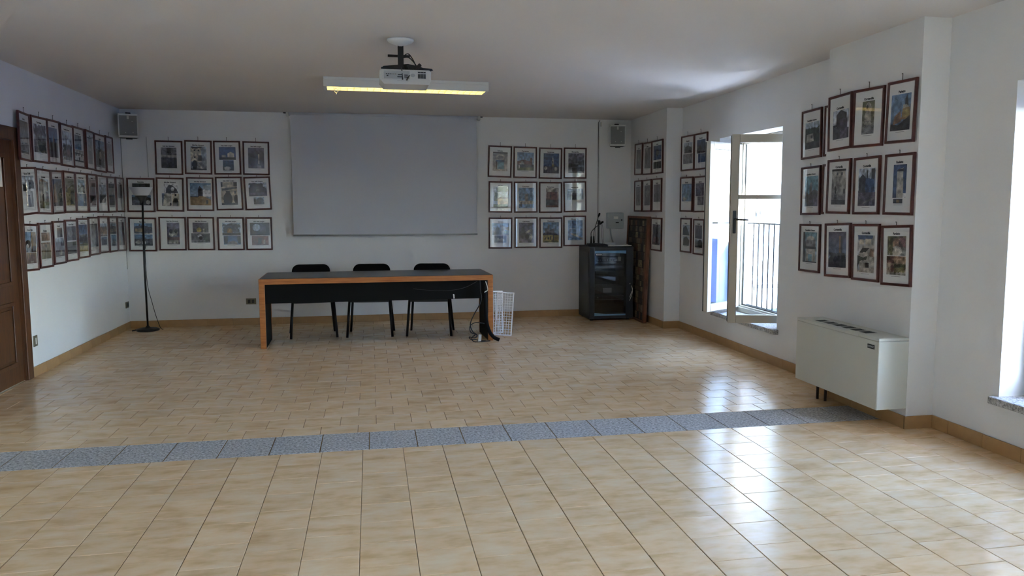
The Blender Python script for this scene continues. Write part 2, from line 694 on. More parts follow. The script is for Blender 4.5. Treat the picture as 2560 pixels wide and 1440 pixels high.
# ---------------------------------------------------------------- windows
XF = 4.045                       # room-side face of the fixed window frames
def casement(parent, hinge, ang, w, h, z0, handle, flip):
    """leaf lying along +x from the hinge at the local origin; ang = direction of the leaf in plan"""
    c = link('casement', None, parent, (hinge[0], hinge[1], z0), (0, 0, ang))
    st, rl, t = 0.074, 0.078, 0.056
    s = -1 if flip else 1          # side of the room-facing rebate
    b = MB()
    b.box(0, st, -t / 2, t / 2, 0, h, 0.004)
    b.box(w - st, w, -t / 2, t / 2, 0, h, 0.004)
    b.box(st, w - st, -t / 2, t / 2, 0, rl, 0.004)
    b.box(st, w - st, -t / 2, t / 2, h - rl, h, 0.004)
    b.box(st - 0.012, st, -0.016, 0.016, rl - 0.012, h - rl + 0.012)
    b.build('casement_frame', WINDOW_WOOD, c)
    zm = h * 0.672
    B(st, w - st, -0.022, 0.022, zm - 0.02, zm + 0.02, 0.004).build('glazing_bar', WINDOW_WOOD, c)
    B(st, w - st, -0.005, 0.005, rl, zm - 0.02).build('pane', WPANE, c)
    B(st, w - st, -0.005, 0.005, zm + 0.02, h - rl).build('pane', WPANE, c)
    g = MB()
    g.box(w - 0.012, w + 0.004, -t / 2 - 0.002, -t / 2 + 0.008, 0.01, h - 0.01)
    g.build('rubber_seal', SEAL, c)
    if handle:
        m_ = MB()
        yy = s * (t / 2)
        m_.box(w - 0.052, w - 0.022, min(yy, yy + s * 0.01), max(yy, yy + s * 0.01), h * 0.48, h * 0.6, 0.003)
        m_.tube([(w - 0.037, yy, h * 0.555), (w - 0.037, yy + s * 0.045, h * 0.555)], 0.009, 10)
        m_.tube([(w - 0.037, yy + s * 0.045, h * 0.555), (w - 0.10, yy + s * 0.05, h * 0.553), (w - 0.16, yy + s * 0.047, h * 0.551)], [0.010, 0.009, 0.007], 10)
        m_.build('handle', STEEL, c)
    hg = MB()
    for zz in (0.14, h - 0.18):
        hg.tube([(-0.004, s * (t / 2 + 0.004), zz), (-0.004, s * (t / 2 + 0.004), zz + 0.09)], 0.008, 8)
    hg.build('hinge', STEEL, c)
    return c

def window(i, label, near_dir, far_dir):
    a, c = WIN[i]
    b = MB()
    fw, ft = 0.052, 0.07
    WZ0 = WB[i]
    z0, z1 = WZ0 + 0.004, WZ1
    b.box(XF, XF + ft, a, a + fw, z0, z1, 0.004)
    b.box(XF, XF + ft, c - fw, c, z0, z1, 0.004)
    b.box(XF, XF + ft, a + fw, c - fw, z0, z0 + fw, 0.004)
    b.box(XF, XF + ft, a + fw, c - fw, z1 - fw, z1, 0.004)
    b.box(XF + 0.02, XF + 0.05, a + fw, a + fw + 0.016, z0, z1)
    b.box(XF + 0.02, XF + 0.05, c - fw - 0.016, c - fw, z0, z1)
    b.box(XF + 0.02, XF + 0.05, a + fw, c - fw, z0 + fw, z0 + fw + 0.016)
    b.box(XF + 0.02, XF + 0.05, a + fw, c - fw, z1 - fw - 0.016, z1 - fw)
    root = struct(link('window_%d' % (i + 1), None, None, (0, 0, 0)), label, 'window')
    b.build('window_frame', WINDOW_WOOD, root)
    g = MB()
    g.box(XF + 0.05, XF + 0.056, a + fw, a + fw + 0.03, z0 + fw, z1 - fw)
    g.box(XF + 0.05, XF + 0.056, c - fw - 0.03, c - fw, z0 + fw, z1 - fw)
    g.box(XF + 0.05, XF + 0.056, a + fw, c - fw, z0 + fw, z0 + fw + 0.03)
    g.build('rubber_seal', SEAL, root)
    w = (c - a) / 2 - 0.022
    h = WZ1 - WZ0 - 0.115
    zz = WZ0 + 0.05
    casement(root, (XF - 0.0, a + 0.034), near_dir, w, h, zz, True, False)
    casement(root, (XF - 0.0, c - 0.034), far_dir, w, h, zz, False, True)
    # stone sill, inside and outside
    s = MB()
    s.box(XR - 0.052, XF + 0.005, a - 0.035, c + 0.035, WZ0 - 0.045, WZ0, 0.004)
    s.build('window_sill', GRANITE, root)
    s = MB()
    s.box(XF + 0.02, XO + 0.06, a, c, WZ0 - 0.05, WZ0 - 0.004, 0.004)
    s.build('outer_sill', GRANITE, root)
    return root

DIR_CLOSED_N, DIR_CLOSED_F = PI / 2, -PI / 2
near_open = math.atan2(7.19 - 7.01, 3.39 - XF)
far_open = math.atan2(7.93 - 8.326, 3.47 - XF)
window(0, 'open double casement window beyond the pier', near_open, far_open)
window(1, 'deep window recess at the right edge of the photo', DIR_CLOSED_N, DIR_CLOSED_F)
window(2, 'open glazed double door beside the viewer', R(176), R(-176))  # unseen door, widened to brighten the foreground floor
window(3, 'open glazed double door behind the viewer', R(176), R(-176))  # unseen door, added for more light in the foreground
def shutter(name, label, hinge, ang, w, gap=None, WZ0=WZ0):
    """panelled outside shutter running along local +x from its hinge"""
    t = thing('window_shutter', label, 'shutter', (hinge[0], hinge[1], WZ0 + 0.01), (0, 0, ang), 'white outside shutters')
    h = WZ1 - WZ0 - 0.02
    leaves = [(0.012, w)] if gap is None else [(0.012, gap), (gap + 0.03, w)]
    for (a, c) in leaves:
        b = MB()
        b.box(a, c, -0.016, 0.016, 0, h, 0.003)
        leaf = b.build('shutter_leaf', STUCCO, t)
    for z in (0.26, 1.10):
        m_ = MB()
        m_.box(0.05, w * 0.62, -0.021, -0.016, z - 0.022, z + 0.022, 0.002)
        m_.tube([(0.0, -0.018, z - 0.04), (0.0, -0.018, z + 0.04)], 0.011, 8)
        m_.build('strap_hinge', STEEL, t)
shutter('f', 'white shutter folded out at the far side of the open window', (XO + 0.012, 8.385), R(2), 0.69)
shutter('n', 'white shutter folded out at the near side of the open window', (XO + 0.012, 6.95), R(74), 0.69, 0.34)  # unseen leaf, turned in to keep light off the back wall
for (k_, lb) in ((1, 'recess window at the right edge'), (2, 'glazed door beside the viewer'), (3, 'glazed door behind the viewer')):
    shutter('a', 'white shutter flat on the outside wall, far side of ' + lb, (XO + 0.03, WIN[k_][1] + 0.02), R(90), 0.69, None, WB[k_])
    shutter('b', 'white shutter folded straight out at the near side of ' + lb, (XO + 0.012, WIN[k_][0] - 0.025), R(-35 if k_ == 1 else 12), 0.69, None, WB[k_])  # near leaves are unseen

def railing(i, label):
    a, c = WIN[i]
    r = thing('window_railing', label, 'railing', (XO - 0.07, (a + c) / 2, WZ0), group='iron railings outside the windows')
    hw = (c - a) / 2
    MB().box(-0.018, 0.018, -hw, hw, 0.985, 1.0).build('top_rail', IRON, r)
    MB().box(-0.012, 0.012, -hw, hw, 0.06, 0.075).build('bottom_rail', IRON, r)
    k_ = int(2 * hw / 0.115)
    me = MB().tube([(0, 0, 0.07), (0, 0, 0.99)], 0.0075, 6).mesh('baluster', IRON)
    for q in range(1, k_):
        link('baluster', me, r, (0, -hw + 2 * hw * q / k_, 0))
    for q in range(2, k_, 4):
        MB().tube(arc((0, -hw + 2 * hw * q / k_, 0.01), 0.045, 0, PI, 8, 'yz'), 0.006, 6).build('scroll', IRON, r)
railing(0, 'iron railing outside the open window')
railing(1, 'iron railing outside the window recess at the right edge')

# added reflector sheet under the open window, bounces sun onto the ceiling
c_ = thing('canopy_roof', 'pale sheet roof outside, just below the open window', 'roof', (XO, 7.6, -0.6))
B(0.0, 1.5, -1.7, 1.6, 0.0, 0.05, 0.004).build('roof_sheet', mat('roof_sheet', (206, 216, 228), 0.8), c_)
for q in range(9):
    B(0.0, 1.5, -1.62 + q * 0.395 - 0.02, -1.62 + q * 0.395 + 0.02, 0.05, 0.08, 0.004).build('roof_rib', MATS['roof_sheet'], c_)

# land outside, far below the windows
def land():
    b = MB()
    n_ = 96
    rings = [(30, -9), (120, -17), (300, -26), (600, -30), (880, -31)]
    vs_, fs = [], []
    for ri, (r_, z_) in enumerate(rings):
        for q in range(n_):
            t = 2 * PI * q / n_
            rr = r_ * (1 + 0.05 * math.sin(5 * t + ri) * (ri / 4))
            vs_.append((4 + rr * math.cos(t), rr * math.sin(t), z_ + (1.2 * math.sin(3 * t + ri) + random.uniform(-1.0, 1.0)) * (ri / 4)))
    for ri in range(len(rings) - 1):
        for q in range(n_):
            q2 = (q + 1) % n_
            fs.append((ri * n_ + q, ri * n_ + q2, (ri + 1) * n_ + q2, (ri + 1) * n_ + q))
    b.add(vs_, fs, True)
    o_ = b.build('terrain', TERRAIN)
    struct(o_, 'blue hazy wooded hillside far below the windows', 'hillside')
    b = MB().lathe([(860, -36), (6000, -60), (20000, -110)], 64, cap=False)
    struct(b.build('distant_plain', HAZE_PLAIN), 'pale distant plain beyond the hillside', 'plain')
land()

# ---------------------------------------------------------------- door on the left
def door():
    root = struct(link('door_1', None, None, (XL, 7.0, 0)), 'brown panelled wooden double door at the left edge', 'door')
    cs = MB()
    for (a, c) in ((0.70, 0.81), (-0.81, -0.70)):
        cs.box(0.0, 0.022, a, c, 0, 2.215, 0.004)
    cs.box(0.0, 0.022, -0.70, 0.70, 2.105, 2.215, 0.004)
    cs.box(-0.3, 0.004, 0.695, 0.72, 0, 2.13)
    cs.box(-0.3, 0.004, -0.72, -0.695, 0, 2.13)
    cs.box(-0.3, 0.004, -0.695, 0.695, 2.105, 2.13)
    cs.build('door_casing', DOOR_WOOD, root)
    for s in (1, -1):
        lf = MB()
        y0, y1 = (0.004, 0.69) if s > 0 else (-0.69, -0.004)
        lf.box(-0.055, -0.012, y0, y1, 0.006, 2.1, 0.002)
        leaf = lf.build('door_leaf', DOOR_WOOD, root)
        for (z0, z1) in ((0.16, 0.72), (0.86, 1.98)):
            p = MB()
            ya, yb = y0 + 0.12, y1 - 0.12
            p.box(-0.013, -0.001, ya, yb, z0, z0 + 0.035, 0.004)
            p.box(-0.013, -0.001, ya, yb, z1 - 0.035, z1, 0.004)
            p.box(-0.013, -0.001, ya, ya + 0.035, z0 + 0.035, z1 - 0.035, 0.004)
            p.box(-0.013, -0.001, yb - 0.035, yb, z0 + 0.035, z1 - 0.035, 0.004)
            p.box(-0.013, -0.004, ya + 0.06, yb - 0.06, z0 + 0.06, z1 - 0.06, 0.004)
            p.build('door_panel', DOOR_WOOD, leaf)
    h = MB()
    h.box(-0.012, -0.004, 0.025, 0.065, 0.83, 1.02, 0.002)
    h.tube([(-0.006, 0.045, 0.95), (0.045, 0.045, 0.95), (0.05, 0.16, 0.948)], 0.009, 8)
    h.build('door_handle', BRASS, root)
door()
tag(B(XL - 0.0045, XL - 0.003, 7.27, 7.49, 1.70, 1.96).build('paper_notice', PAPER), 'white paper notice stuck on the brown door', 'notice')

# ---------------------------------------------------------------- conference table
def table():
    t = thing('conference_table', 'long black-topped conference table with orange wood edging', 'table', (0.081, 8.943, 0), (0, 0, R(1.3)))
    L, D, H = 1.274, 0.87, 0.762
    B(-L + 0.012, L - 0.012, 0.014, D - 0.012, H - 0.05, H, 0.002).build('table_top', BLACK_TOP, t)
    e = MB()
    e.prism([(-L, H - 0.062), (L, H - 0.062), (L, H - 0.004), (-L, H - 0.004)], 'y', 0.0, 0.014)
    e.box(-L, -L + 0.012, 0.0, D, H - 0.062, H - 0.003, 0.002)
    e.box(L - 0.012, L, 0.0, D, H - 0.062, H - 0.003, 0.002)
    e.box(-L, L, D - 0.012, D, H - 0.062, H - 0.003, 0.002)
    e.build('wood_edging', TABLE_WOOD, t)
    for s in (-1, 1):
        x0, x1 = sorted((s * L, s * (L - 0.06)))
        lg = MB()
        lg.box(x0 + 0.004, x1 - 0.004, 0.02, 0.66, 0.0, H - 0.06)
        lg.build('leg_panel', BLACK_MATTE, t)
        f = MB()
        f.box(x0, x1, 0.0, 0.022, 0.0, H - 0.062, 0.003)
        f.box(x0, x1, 0.65, 0.672, 0.0, H - 0.062, 0.003)
        if s > 0:
            f.box(x1 - 0.004, x1, 0.022, 0.65, 0.0, H - 0.062)
        else:
            f.box(x0, x0 + 0.004, 0.022, 0.65, 0.0, H - 0.062)
        f.build('leg_edging', TABLE_WOOD, t)
    B(-L + 0.06, L - 0.06, 0.03, 0.05, 0.49, H - 0.062).build('modesty_panel', BLACK_MATTE, t)
table()

def chair(x, y, rz, label):
    c = thing('conference_chair', label, 'chair', (x, y, 0), (0, 0, rz), 'black conference chairs behind the table')
    s = MB()
    s.box(-0.235, 0.235, -0.235, 0.205, 0.425, 0.478, 0.018)
    s.build('seat', FABRIC, c)
    sp = MB()
    n_ = 12
    for k_ in range(1):
        pts = []
        for i in range(n_ + 1):
            u = -1 + 2 * i / n_
            pts.append((0.222 * u, 0.03 * (1 - u * u)))
        sp.prism([(p[0], -0.245 - p[1] * 0.6) for p in pts] + [(p[0], -0.225) for p in reversed(pts)], 'z', 0.415, 0.45)
    sp.build('seat_pan', BLACK, c)
    b = MB()
    hb, wb, r_ = 0.33, 0.226, 0.085
    prof = []
    for (cx, cz, a0) in ((wb - r_, hb - r_, 0), (-wb + r_, hb - r_, PI / 2), (-wb + r_, r_ * 0.6, PI), (wb - r_, r_ * 0.6, 1.5 * PI)):
        rr = r_ if cz > 0.1 else r_ * 0.6
        for q in range(7):
            a = a0 + PI / 2 * q / 6
            prof.append((cx + rr * math.cos(a), cz + rr * math.sin(a)))
    M = Matrix.Translation((0, 0.222, 0.508)) @ Euler((R(-11), 0, 0)).to_matrix().to_4x4()
    vs_, fs = [], []
    n2 = len(prof)
    for (yy, k_) in ((-0.018, 0.93), (-0.008, 1.0), (0.012, 1.0), (0.02, 0.94)):
        for p in prof:
            bow = 0.025 * (1 - (p[0] / wb) ** 2)
            vs_.append((p[0] * k_, yy + bow, (p[1] - hb / 2) * k_ + hb / 2))
    for i in range(3):
        for q in range(n2):
            q2 = (q + 1) % n2
            fs.append((i * n2 + q, i * n2 + q2, (i + 1) * n2 + q2, (i + 1) * n2 + q))
    fs.append(list(range(n2)))
    fs.append(list(range(4 * n2 - 1, 3 * n2 - 1, -1)))
    b.add(vs_, fs, False, M)
    b.build('backrest', FABRIC, c)
    for sx in (-1, 1):
        MB().tube([(sx * 0.232, -0.19, 0.43), (sx * 0.262, -0.245, 0.0)], 0.0145, 10, flat=0.75).build('leg', BLACK, c)
        MB().tube([(sx * 0.225, 0.16, 0.43), (sx * 0.262, 0.225, 0.0)], 0.0145, 10, flat=0.75).build('leg', BLACK, c)
        MB().tube([(sx * 0.16, 0.15, 0.425), (sx * 0.165, 0.235, 0.47), (sx * 0.165, 0.29, 0.72)], 0.011, 8).build('back_support', BLACK, c)
    f = MB()
    f.tube([(-0.232, -0.19, 0.42), (0.232, -0.19, 0.42)], 0.011, 8)
    f.tube([(-0.225, 0.16, 0.42), (0.225, 0.16, 0.42)], 0.011, 8)
    f.tube([(-0.232, -0.19, 0.42), (-0.225, 0.16, 0.42)], 0.011, 8)
    f.tube([(0.232, -0.19, 0.42), (0.225, 0.16, 0.42)], 0.011, 8)
    f.build('seat_frame', BLACK, c)
chair(-0.70, 9.80, R(6), 'black padded chair behind the table, nearest the floor lamp')
chair(-0.02, 9.74, R(-4), 'black padded chair behind the table, the middle of three')
chair(0.69, 9.66, R(-9), 'black padded chair behind the table, nearest the white lattice panels')

# ---------------------------------------------------------------- cables by the right table leg
def cable(name, label, pts, r, m, cat='cable', flat=1.0, n=6):
    o_ = MB().tube(smooth_path(pts, n), r, 8, flat=flat).build(name, m)
    return tag(o_, label, cat)
c_ = cable('power_cable', 'thin black power cable hanging down to a tangle beside the right table leg',
      [(1.20, 8.955, 0.70), (1.205, 8.95, 0.58), (1.215, 8.94, 0.50), (1.19, 8.93, 0.42), (1.12, 8.93, 0.30), (1.085, 8.93, 0.20), (1.11, 8.93, 0.12), (1.16, 8.92, 0.075),
       (1.13, 8.90, 0.05), (1.07, 8.91, 0.06), (1.09, 8.93, 0.03), (1.15, 8.95, 0.02), (1.20, 8.94, 0.008), (1.26, 8.93, 0.007)], 0.006, BLACK)
cable('looped_cable', 'black looped flex lying on the floor by the right table leg',
      [(1.25, 8.98, 0.20), (1.15, 8.96, 0.215), (1.085, 8.95, 0.18), (1.09, 8.94, 0.11), (1.14, 8.94, 0.085), (1.10, 8.93, 0.045), (1.12, 8.90, 0.008), (1.20, 8.88, 0.008), (1.26, 8.90, 0.008), (1.31, 8.92, 0.008)], 0.0055, BLACK)
cable('cable_sleeve', 'wide black cable sleeve sweeping down the right table leg onto the floor',
      [(1.262, 8.945, 0.66), (1.262, 8.943, 0.45), (1.268, 8.935, 0.25), (1.30, 8.92, 0.12), (1.35, 8.90, 0.05), (1.41, 8.88, 0.022)], 0.021, BLACK_MATTE, flat=0.55)
cable('white_cable', 'short white cable end at the top of the right table leg',
      [(1.262, 8.925, 0.69), (1.278, 8.922, 0.64), (1.284, 8.922, 0.59), (1.262, 8.922, 0.575), (1.248, 8.922, 0.565)], 0.005, PAPER)
o_ = B(-0.017, 0.017, -0.004, 0.004, 0.0, 0.085, 0.002).build('cable_tag', PAPER, None, (1.183, 8.885, 0.006), (0.1, R(4), 0))
tag(o_, 'small white paper tag on the cable tangle', 'tag')
w_ = MB().tube(smooth_path([(0.90, 8.965, 0.545), (0.902, 8.958, 0.53), (0.905, 8.958, 0.50)], 4), 0.008, 8)
tag(w_.build('jack_plug', PAPER), 'small white plug dangling below the front panel of the table', 'plug')
cable('thin_wire', 'thin dark wire sagging across the front panel of the table',
      [(1.17, 8.955, 0.69), (1.05, 8.952, 0.63), (0.93, 8.951, 0.60), (0.78, 8.950, 0.59), (0.62, 8.948, 0.60), (0.45, 8.945, 0.62)], 0.0022, mat('wire_grey', (52, 52, 54), 0.6))

# ---------------------------------------------------------------- white lattice panels
def lattice(loc, rot, label):
    t = thing('lattice_panel', label, 'panel', loc, rot, 'white lattice panels')
    w, h, d = 0.205, 0.52, 0.014
    f = MB()
    bw = 0.014
    f.box(-w / 2, -w / 2 + bw, -d, 0, 0, h)
    f.box(w / 2 - bw, w / 2, -d, 0, 0, h)
    f.box(-w / 2 + bw, w / 2 - bw, -d, 0, 0, bw)
    f.box(-w / 2 + bw, w / 2 - bw, -d, 0, h - bw, h)
    f.build('border', WHITE_PAINT, t)
    g = MB()
    for i in range(1, 6):
        x_ = -w / 2 + bw + (w - 2 * bw) * i / 6
        g.box(x_ - 0.0028, x_ + 0.0028, -d + 0.001, -0.001, bw, h - bw)
    for i in range(1, 16):
        z_ = bw + (h - 2 * bw) * i / 16
        g.box(-w / 2 + bw, w / 2 - bw, -d + 0.0015, -0.0015, z_ - 0.003, z_ + 0.003)
    g.build('lattice', WHITE_PAINT, t)
lattice((1.52, 9.30, 0.0), (R(-9), R(4.5), R(-6)), 'white plastic lattice panel leaning in front, right of the table')
lattice((1.455, 9.47, 0.0), (R(-6), R(2.5), R(20)), 'white plastic lattice panel standing half hidden behind the front one')

# ---------------------------------------------------------------- floor lamp
def floor_lamp():
    t = thing('floor_lamp', 'black uplighter floor lamp with white bowl in the left corner', 'lamp', (-2.742, 10.565, 0))
    MB().lathe([(0.128, 0.0), (0.134, 0.006), (0.132, 0.022), (0.10, 0.032), (0.03, 0.038), (0.016, 0.06)], 28).build('base', BLACK, t)
    MB().tube([(0, 0, 0.04), (-0.006, 0, 0.8), (0.01, 0, 1.61)], 0.0115, 10).build('pole', BLACK, t)
    MB().lathe([(0.013, 1.575), (0.02, 1.60), (0.07, 1.665), (0.074, 1.668)], 24).build('cup', BLACK, t)
    MB().lathe([(0.07, 1.665), (0.085, 1.68), (0.130, 1.765), (0.133, 1.77), (0.128, 1.768), (0.08, 1.686), (0.02, 1.675)], 28).build('bowl_shade', mat('lamp_bowl', (226, 228, 232), 0.5), t)
    MB().tube([(0.012, -0.012, 1.02), (0.012, -0.012, 1.08)], 0.011, 8).build('switch', BLACK, t)
    cd_ = smooth_path([(0.012, -0.012, 1.46), (0.016, -0.014, 1.2), (0.014, -0.014, 0.8), (0.022, 0, 0.55), (0.06, 0.0, 0.36), (0.10, 0.0, 0.18), (0.14, 0.02, 0.03), (0.17, 0.03, 0.006)], 5)
    MB().tube(cd_, 0.0035, 6).build('cord', BLACK, t)
    MB().tube([(-0.12, -0.06, 0.02), (-0.165, -0.07, 0.012)], 0.009, 6).build('foot_clip', BLACK, t)
floor_lamp()

# ---------------------------------------------------------------- equipment rack and what stands on it
RX0, RX1, RY0, RY1, RH = 2.852, 3.462, 10.246, 10.806, 1.003
def rack():
    t = thing('equipment_rack', 'black steel equipment rack with a smoked glass door', 'cabinet', (RX0, RY0, 0))
    W, D, H = RX1 - RX0, RY1 - RY0, RH
    b = MB()
    b.box(0, W, 0.03, D, H - 0.04, H, 0.004)
    b.box(0, W, 0.03, D, 0.02, 0.06, 0.004)
    b.box(0, 0.02, 0.03, D, 0.06, H - 0.04)
    b.box(W - 0.02, W, 0.03, D, 0.06, H - 0.04)
    b.box(0.02, W - 0.02, D - 0.02, D, 0.06, H - 0.04)
    b.build('rack_body', RACK, t)
    s = MB()
    s.box(-0.004, 0.0, 0.07, D - 0.04, 0.09, H - 0.07, 0.002)
    s.build('side_panel', RACK, t)
    MB().tube([(-0.002, 0.3, H - 0.12), (-0.008, 0.3, H - 0.12)], 0.012, 10).build('side_lock', STEEL, t)
    d = MB()
    d.box(0.0, 0.07, 0.0, 0.028, 0.03, H - 0.01, 0.003)
    d.box(W - 0.10, W, 0.0, 0.028, 0.03, H - 0.01, 0.003)
    d.box(0.07, W - 0.10, 0.0, 0.028, 0.03, 0.065, 0.003)
    d.box(0.07, W - 0.10, 0.0, 0.028, H - 0.055, H - 0.01, 0.003)
    door_ = d.build('rack_door', RACK, t)
    B(0.07, W - 0.10, 0.010, 0.016, 0.065, H - 0.055).build('door_glass', DPANE, door_)
    n_ = 14
    top, bot = [], []
    for i in range(n_ + 1):
        u = i / n_
        x_ = 0.072 + (W - 0.174) * u
        top.append((x_, H - 0.058 - 0.034 - 0.014 * math.sin(PI * u * 0.55 - 0.3) * -0.3 - 0.032 * max(0, u - 0.55) ** 1.3))
        bot.append((x_, 0.068 + 0.020 + 0.022 * max(0, 0.35 - u) / 0.35))
    MB().prism([(0.072, H - 0.057), (W - 0.102, H - 0.057)] + list(reversed(top)), 'y', 0.006, 0.010).build('blue_band', BLUE_STRIP, door_)
    MB().prism([(0.072, 0.067), (W - 0.102, 0.067)] + list(reversed(bot)), 'y', 0.006, 0.010).build('blue_band', BLUE_STRIP, door_)
    B(0.09, 0.165, 0.004, 0.008, H - 0.118, H - 0.100).build('name_plate', PAPER, door_)
    B(0.097, 0.158, 0.003, 0.0045, H - 0.113, H - 0.105).build('name_plate_band', mat('plate_blue', (60, 80, 120), 0.6), door_)
    MB().tube([(W - 0.05, 0.0, 0.50), (W - 0.05, -0.015, 0.50)], 0.010, 10).build('door_lock', CHROME, door_)
    cb = smooth_path([(W - 0.028, -0.006, 0.47), (W - 0.012, -0.012, 0.42), (W - 0.035, -0.012, 0.36), (W - 0.05, -0.010, 0.31)], 5)
    MB().tube(cb, 0.003, 6).build('key_cord', PAPER, door_)
    cb = smooth_path([(W - 0.02, -0.006, 0.45), (W - 0.014, -0.012, 0.38), (W - 0.04, -0.012, 0.30), (W - 0.055, -0.010, 0.265)], 5)
    MB().tube(cb, 0.003, 6).build('key_cord', PAPER, door_)
    for i in range(5):
        B(0.075, 0.088, 0.04, 0.052, 0.08 + i * 0.17, 0.22 + i * 0.17).build('rack_rail', STEEL, t)
    for (x_, y_) in ((0.05, 0.08), (W - 0.05, 0.08), (0.05, D - 0.06), (W - 0.05, D - 0.06)):
        MB().lathe([(0.025, 0.0), (0.025, 0.02)], 12).build('foot', BLACK, t, (x_, y_, 0))
rack()

DARKUNIT = mat('rack_unit', (58, 60, 62), 0.5)
LIGHTUNIT = mat('rack_unit_light', (120, 122, 124), 0.45)
def unit(name, label, cat, z0, h, m, knobs=0, bars=(), plate=None):
    x0, x1 = RX0 + 0.09, RX1 - 0.115
    t = thing(name, label, cat, ((x0 + x1) / 2, RY0 + 0.06, z0), (0, 0, 0), 'units inside the equipment rack')
    w = (x1 - x0) / 2
    B(-w, w, 0.0, 0.32, 0.0, h, 0.003).build('unit_body', m, t)
    for i in range(knobs):
        MB().tube([(-w + 0.04 + i * 0.032, 0.0, h * 0.6), (-w + 0.04 + i * 0.032, -0.014, h * 0.6)], 0.008, 8).build('knob', GREY_PL, t)
    for (a, b_, c, d) in bars:
        B(-w + 2 * w * a, -w + 2 * w * b_, -0.003, 0.0, h * c, h * d).build('front_strip', LIGHTUNIT, t)
    if plate:
        B(-w + 2 * w * plate[0], -w + 2 * w * plate[1], -0.004, 0.0, h * 0.15, h * 0.8).build('badge', GREY_PL, t)
unit('audio_mixer', 'audio mixer with a row of knobs, topmost in the rack', 'mixer', 0.765, 0.085, DARKUNIT, 9, ((0.02, 0.75, 0.05, 0.3),))
unit('wireless_receiver', 'slim grey receiver below the mixer in the rack', 'receiver', 0.70, 0.05, DARKUNIT, 0, ((0.02, 0.95, 0.3, 0.8),))
unit('audio_player', 'dark audio player with a pale display in the rack', 'player', 0.60, 0.075, DARKUNIT, 0, ((0.03, 0.45, 0.45, 0.85), (0.03, 0.35, 0.1, 0.2)))
unit('power_amplifier', 'black power amplifier with a badge, mid rack', 'amplifier', 0.36, 0.10, DARKUNIT, 0, ((0.02, 0.95, 0.93, 0.98),), (0.28, 0.58))
unit('disc_player', 'silver-edged disc player above the rack drawer', 'player', 0.275, 0.06, DARKUNIT, 1, ((0.0, 1.0, 0.85, 0.98), (0.0, 1.0, 0.02, 0.15)))
unit('rack_drawer', 'dark deep drawer at the bottom of the rack', 'drawer', 0.10, 0.14, BLACK_MATTE, 0, ())
for (dx, w_, h_, lb) in ((0.325, 0.045, 0.025, 'low white plug pack on the mixer in the rack'), (0.378, 0.042, 0.06, 'tall white plug pack on the mixer in the rack')):
    tag(B(RX0 + 0.03 + dx, RX0 + 0.03 + dx + w_, RY0 + 0.045, RY0 + 0.06, 0.80, 0.80 + h_, 0.003).build('plug_pack', PAPER), lb, 'plug')

def gooseneck(loc, path, label):
    t = thing('gooseneck_microphone', label, 'microphone', loc, (0, 0, 0), 'microphones on the equipment rack')
    b = MB()
    b.box(-0.05, 0.05, -0.06, 0.06, 0.0, 0.035, 0.008)
    b.build('base', BLACK, t)
    MB().tube([(0, 0, 0.03), (0, 0, 0.13)], [0.014, 0.010], 10).build('stem', BLACK, t)
    p = smooth_path([(0, 0, 0.12)] + path, 6)
    MB().tube(p, 0.0048, 8).build('gooseneck', BLACK, t)
    e = Vector(path[-1])
    d_ = (e - Vector(path[-2])).normalized()
    MB().tube([e - d_ * 0.012, e + d_ * 0.008, e + d_ * 0.035, e + d_ * 0.042], [0.007, 0.013, 0.013, 0.006], 10).build('microphone_head', BLACK_MATTE, t)
gooseneck((2.852 + 0.06, 10.40, RH), [(0.0, 0, 0.18), (0.035, 0, 0.23), (0.10, 0, 0.28), (0.135, 0, 0.305)], 'black gooseneck microphone bent to the right on the rack')
gooseneck((2.965, 10.46, RH), [(0.004, 0, 0.2), (0.03, 0, 0.29), (0.055, 0, 0.37), (0.068, 0, 0.405)], 'tall black gooseneck microphone on the rack, pointing up')
def mic_stand():
    t = thing('antenna_stand', 'thin black upright holder with a tangle of leads on the rack', 'stand', (3.038, 10.47, RH))
    MB().lathe([(0.07, 0), (0.07, 0.012), (0.03, 0.03), (0.012, 0.035)], 18).build('base', BLACK, t)
    MB().tube([(0, 0, 0.03), (0, 0, 0.30)], 0.0085, 8).build('post', BLACK, t)
    B(-0.016, 0.016, -0.012, 0.012, 0.285, 0.345, 0.004).build('clip', BLACK, t)
    MB().tube(arc((0.016, 0, 0.31), 0.022, -PI / 2, PI / 2, 8, 'xz'), 0.004, 6).build('ring', BLACK, t)
    for k_, (a, b_) in enumerate(((0.035, 0.20), (0.05, 0.26), (-0.05, 0.22))):
        p = smooth_path([(0.01, 0, 0.33), (a, -0.01, 0.27), (a * 1.1, -0.02, 0.12), (a * 1.4, -0.03, 0.02), (a * 1.8, -0.05, 0.006)], 5)
        MB().tube(p, 0.0022, 6).build('lead', STEEL if k_ else BLACK, t)
mic_stand()
tag(MB().tube(smooth_path([(3.02, 10.36, RH + 0.008), (3.08, 10.33, RH + 0.02), (3.13, 10.36, RH + 0.012), (3.06, 10.40, RH + 0.026), (2.98, 10.36, RH + 0.015), (3.05, 10.31, RH + 0.008), (3.14, 10.31, RH + 0.008)], 6), 0.008, 7).build('coiled_lead', BLACK), 'coil of black lead on the front of the rack top', 'cable')
tag(B(3.115, 3.445, 10.275, 10.50, RH, RH + 0.012, 0.002).build('paper_stack', PAPER, None), 'stack of white papers on the right of the rack top', 'paper')
tag(B(3.10, 3.30, 10.55, 10.74, RH, RH + 0.035, 0.004).build('white_router', WHITE_PAINT), 'flat white box behind the papers on the rack', 'box')
tag(B(3.38, 3.42, 10.36, 10.42, RH + 0.012, RH + 0.022, 0.003).build('eraser', PAPER), 'small white lump on top of the paper stack', 'eraser')

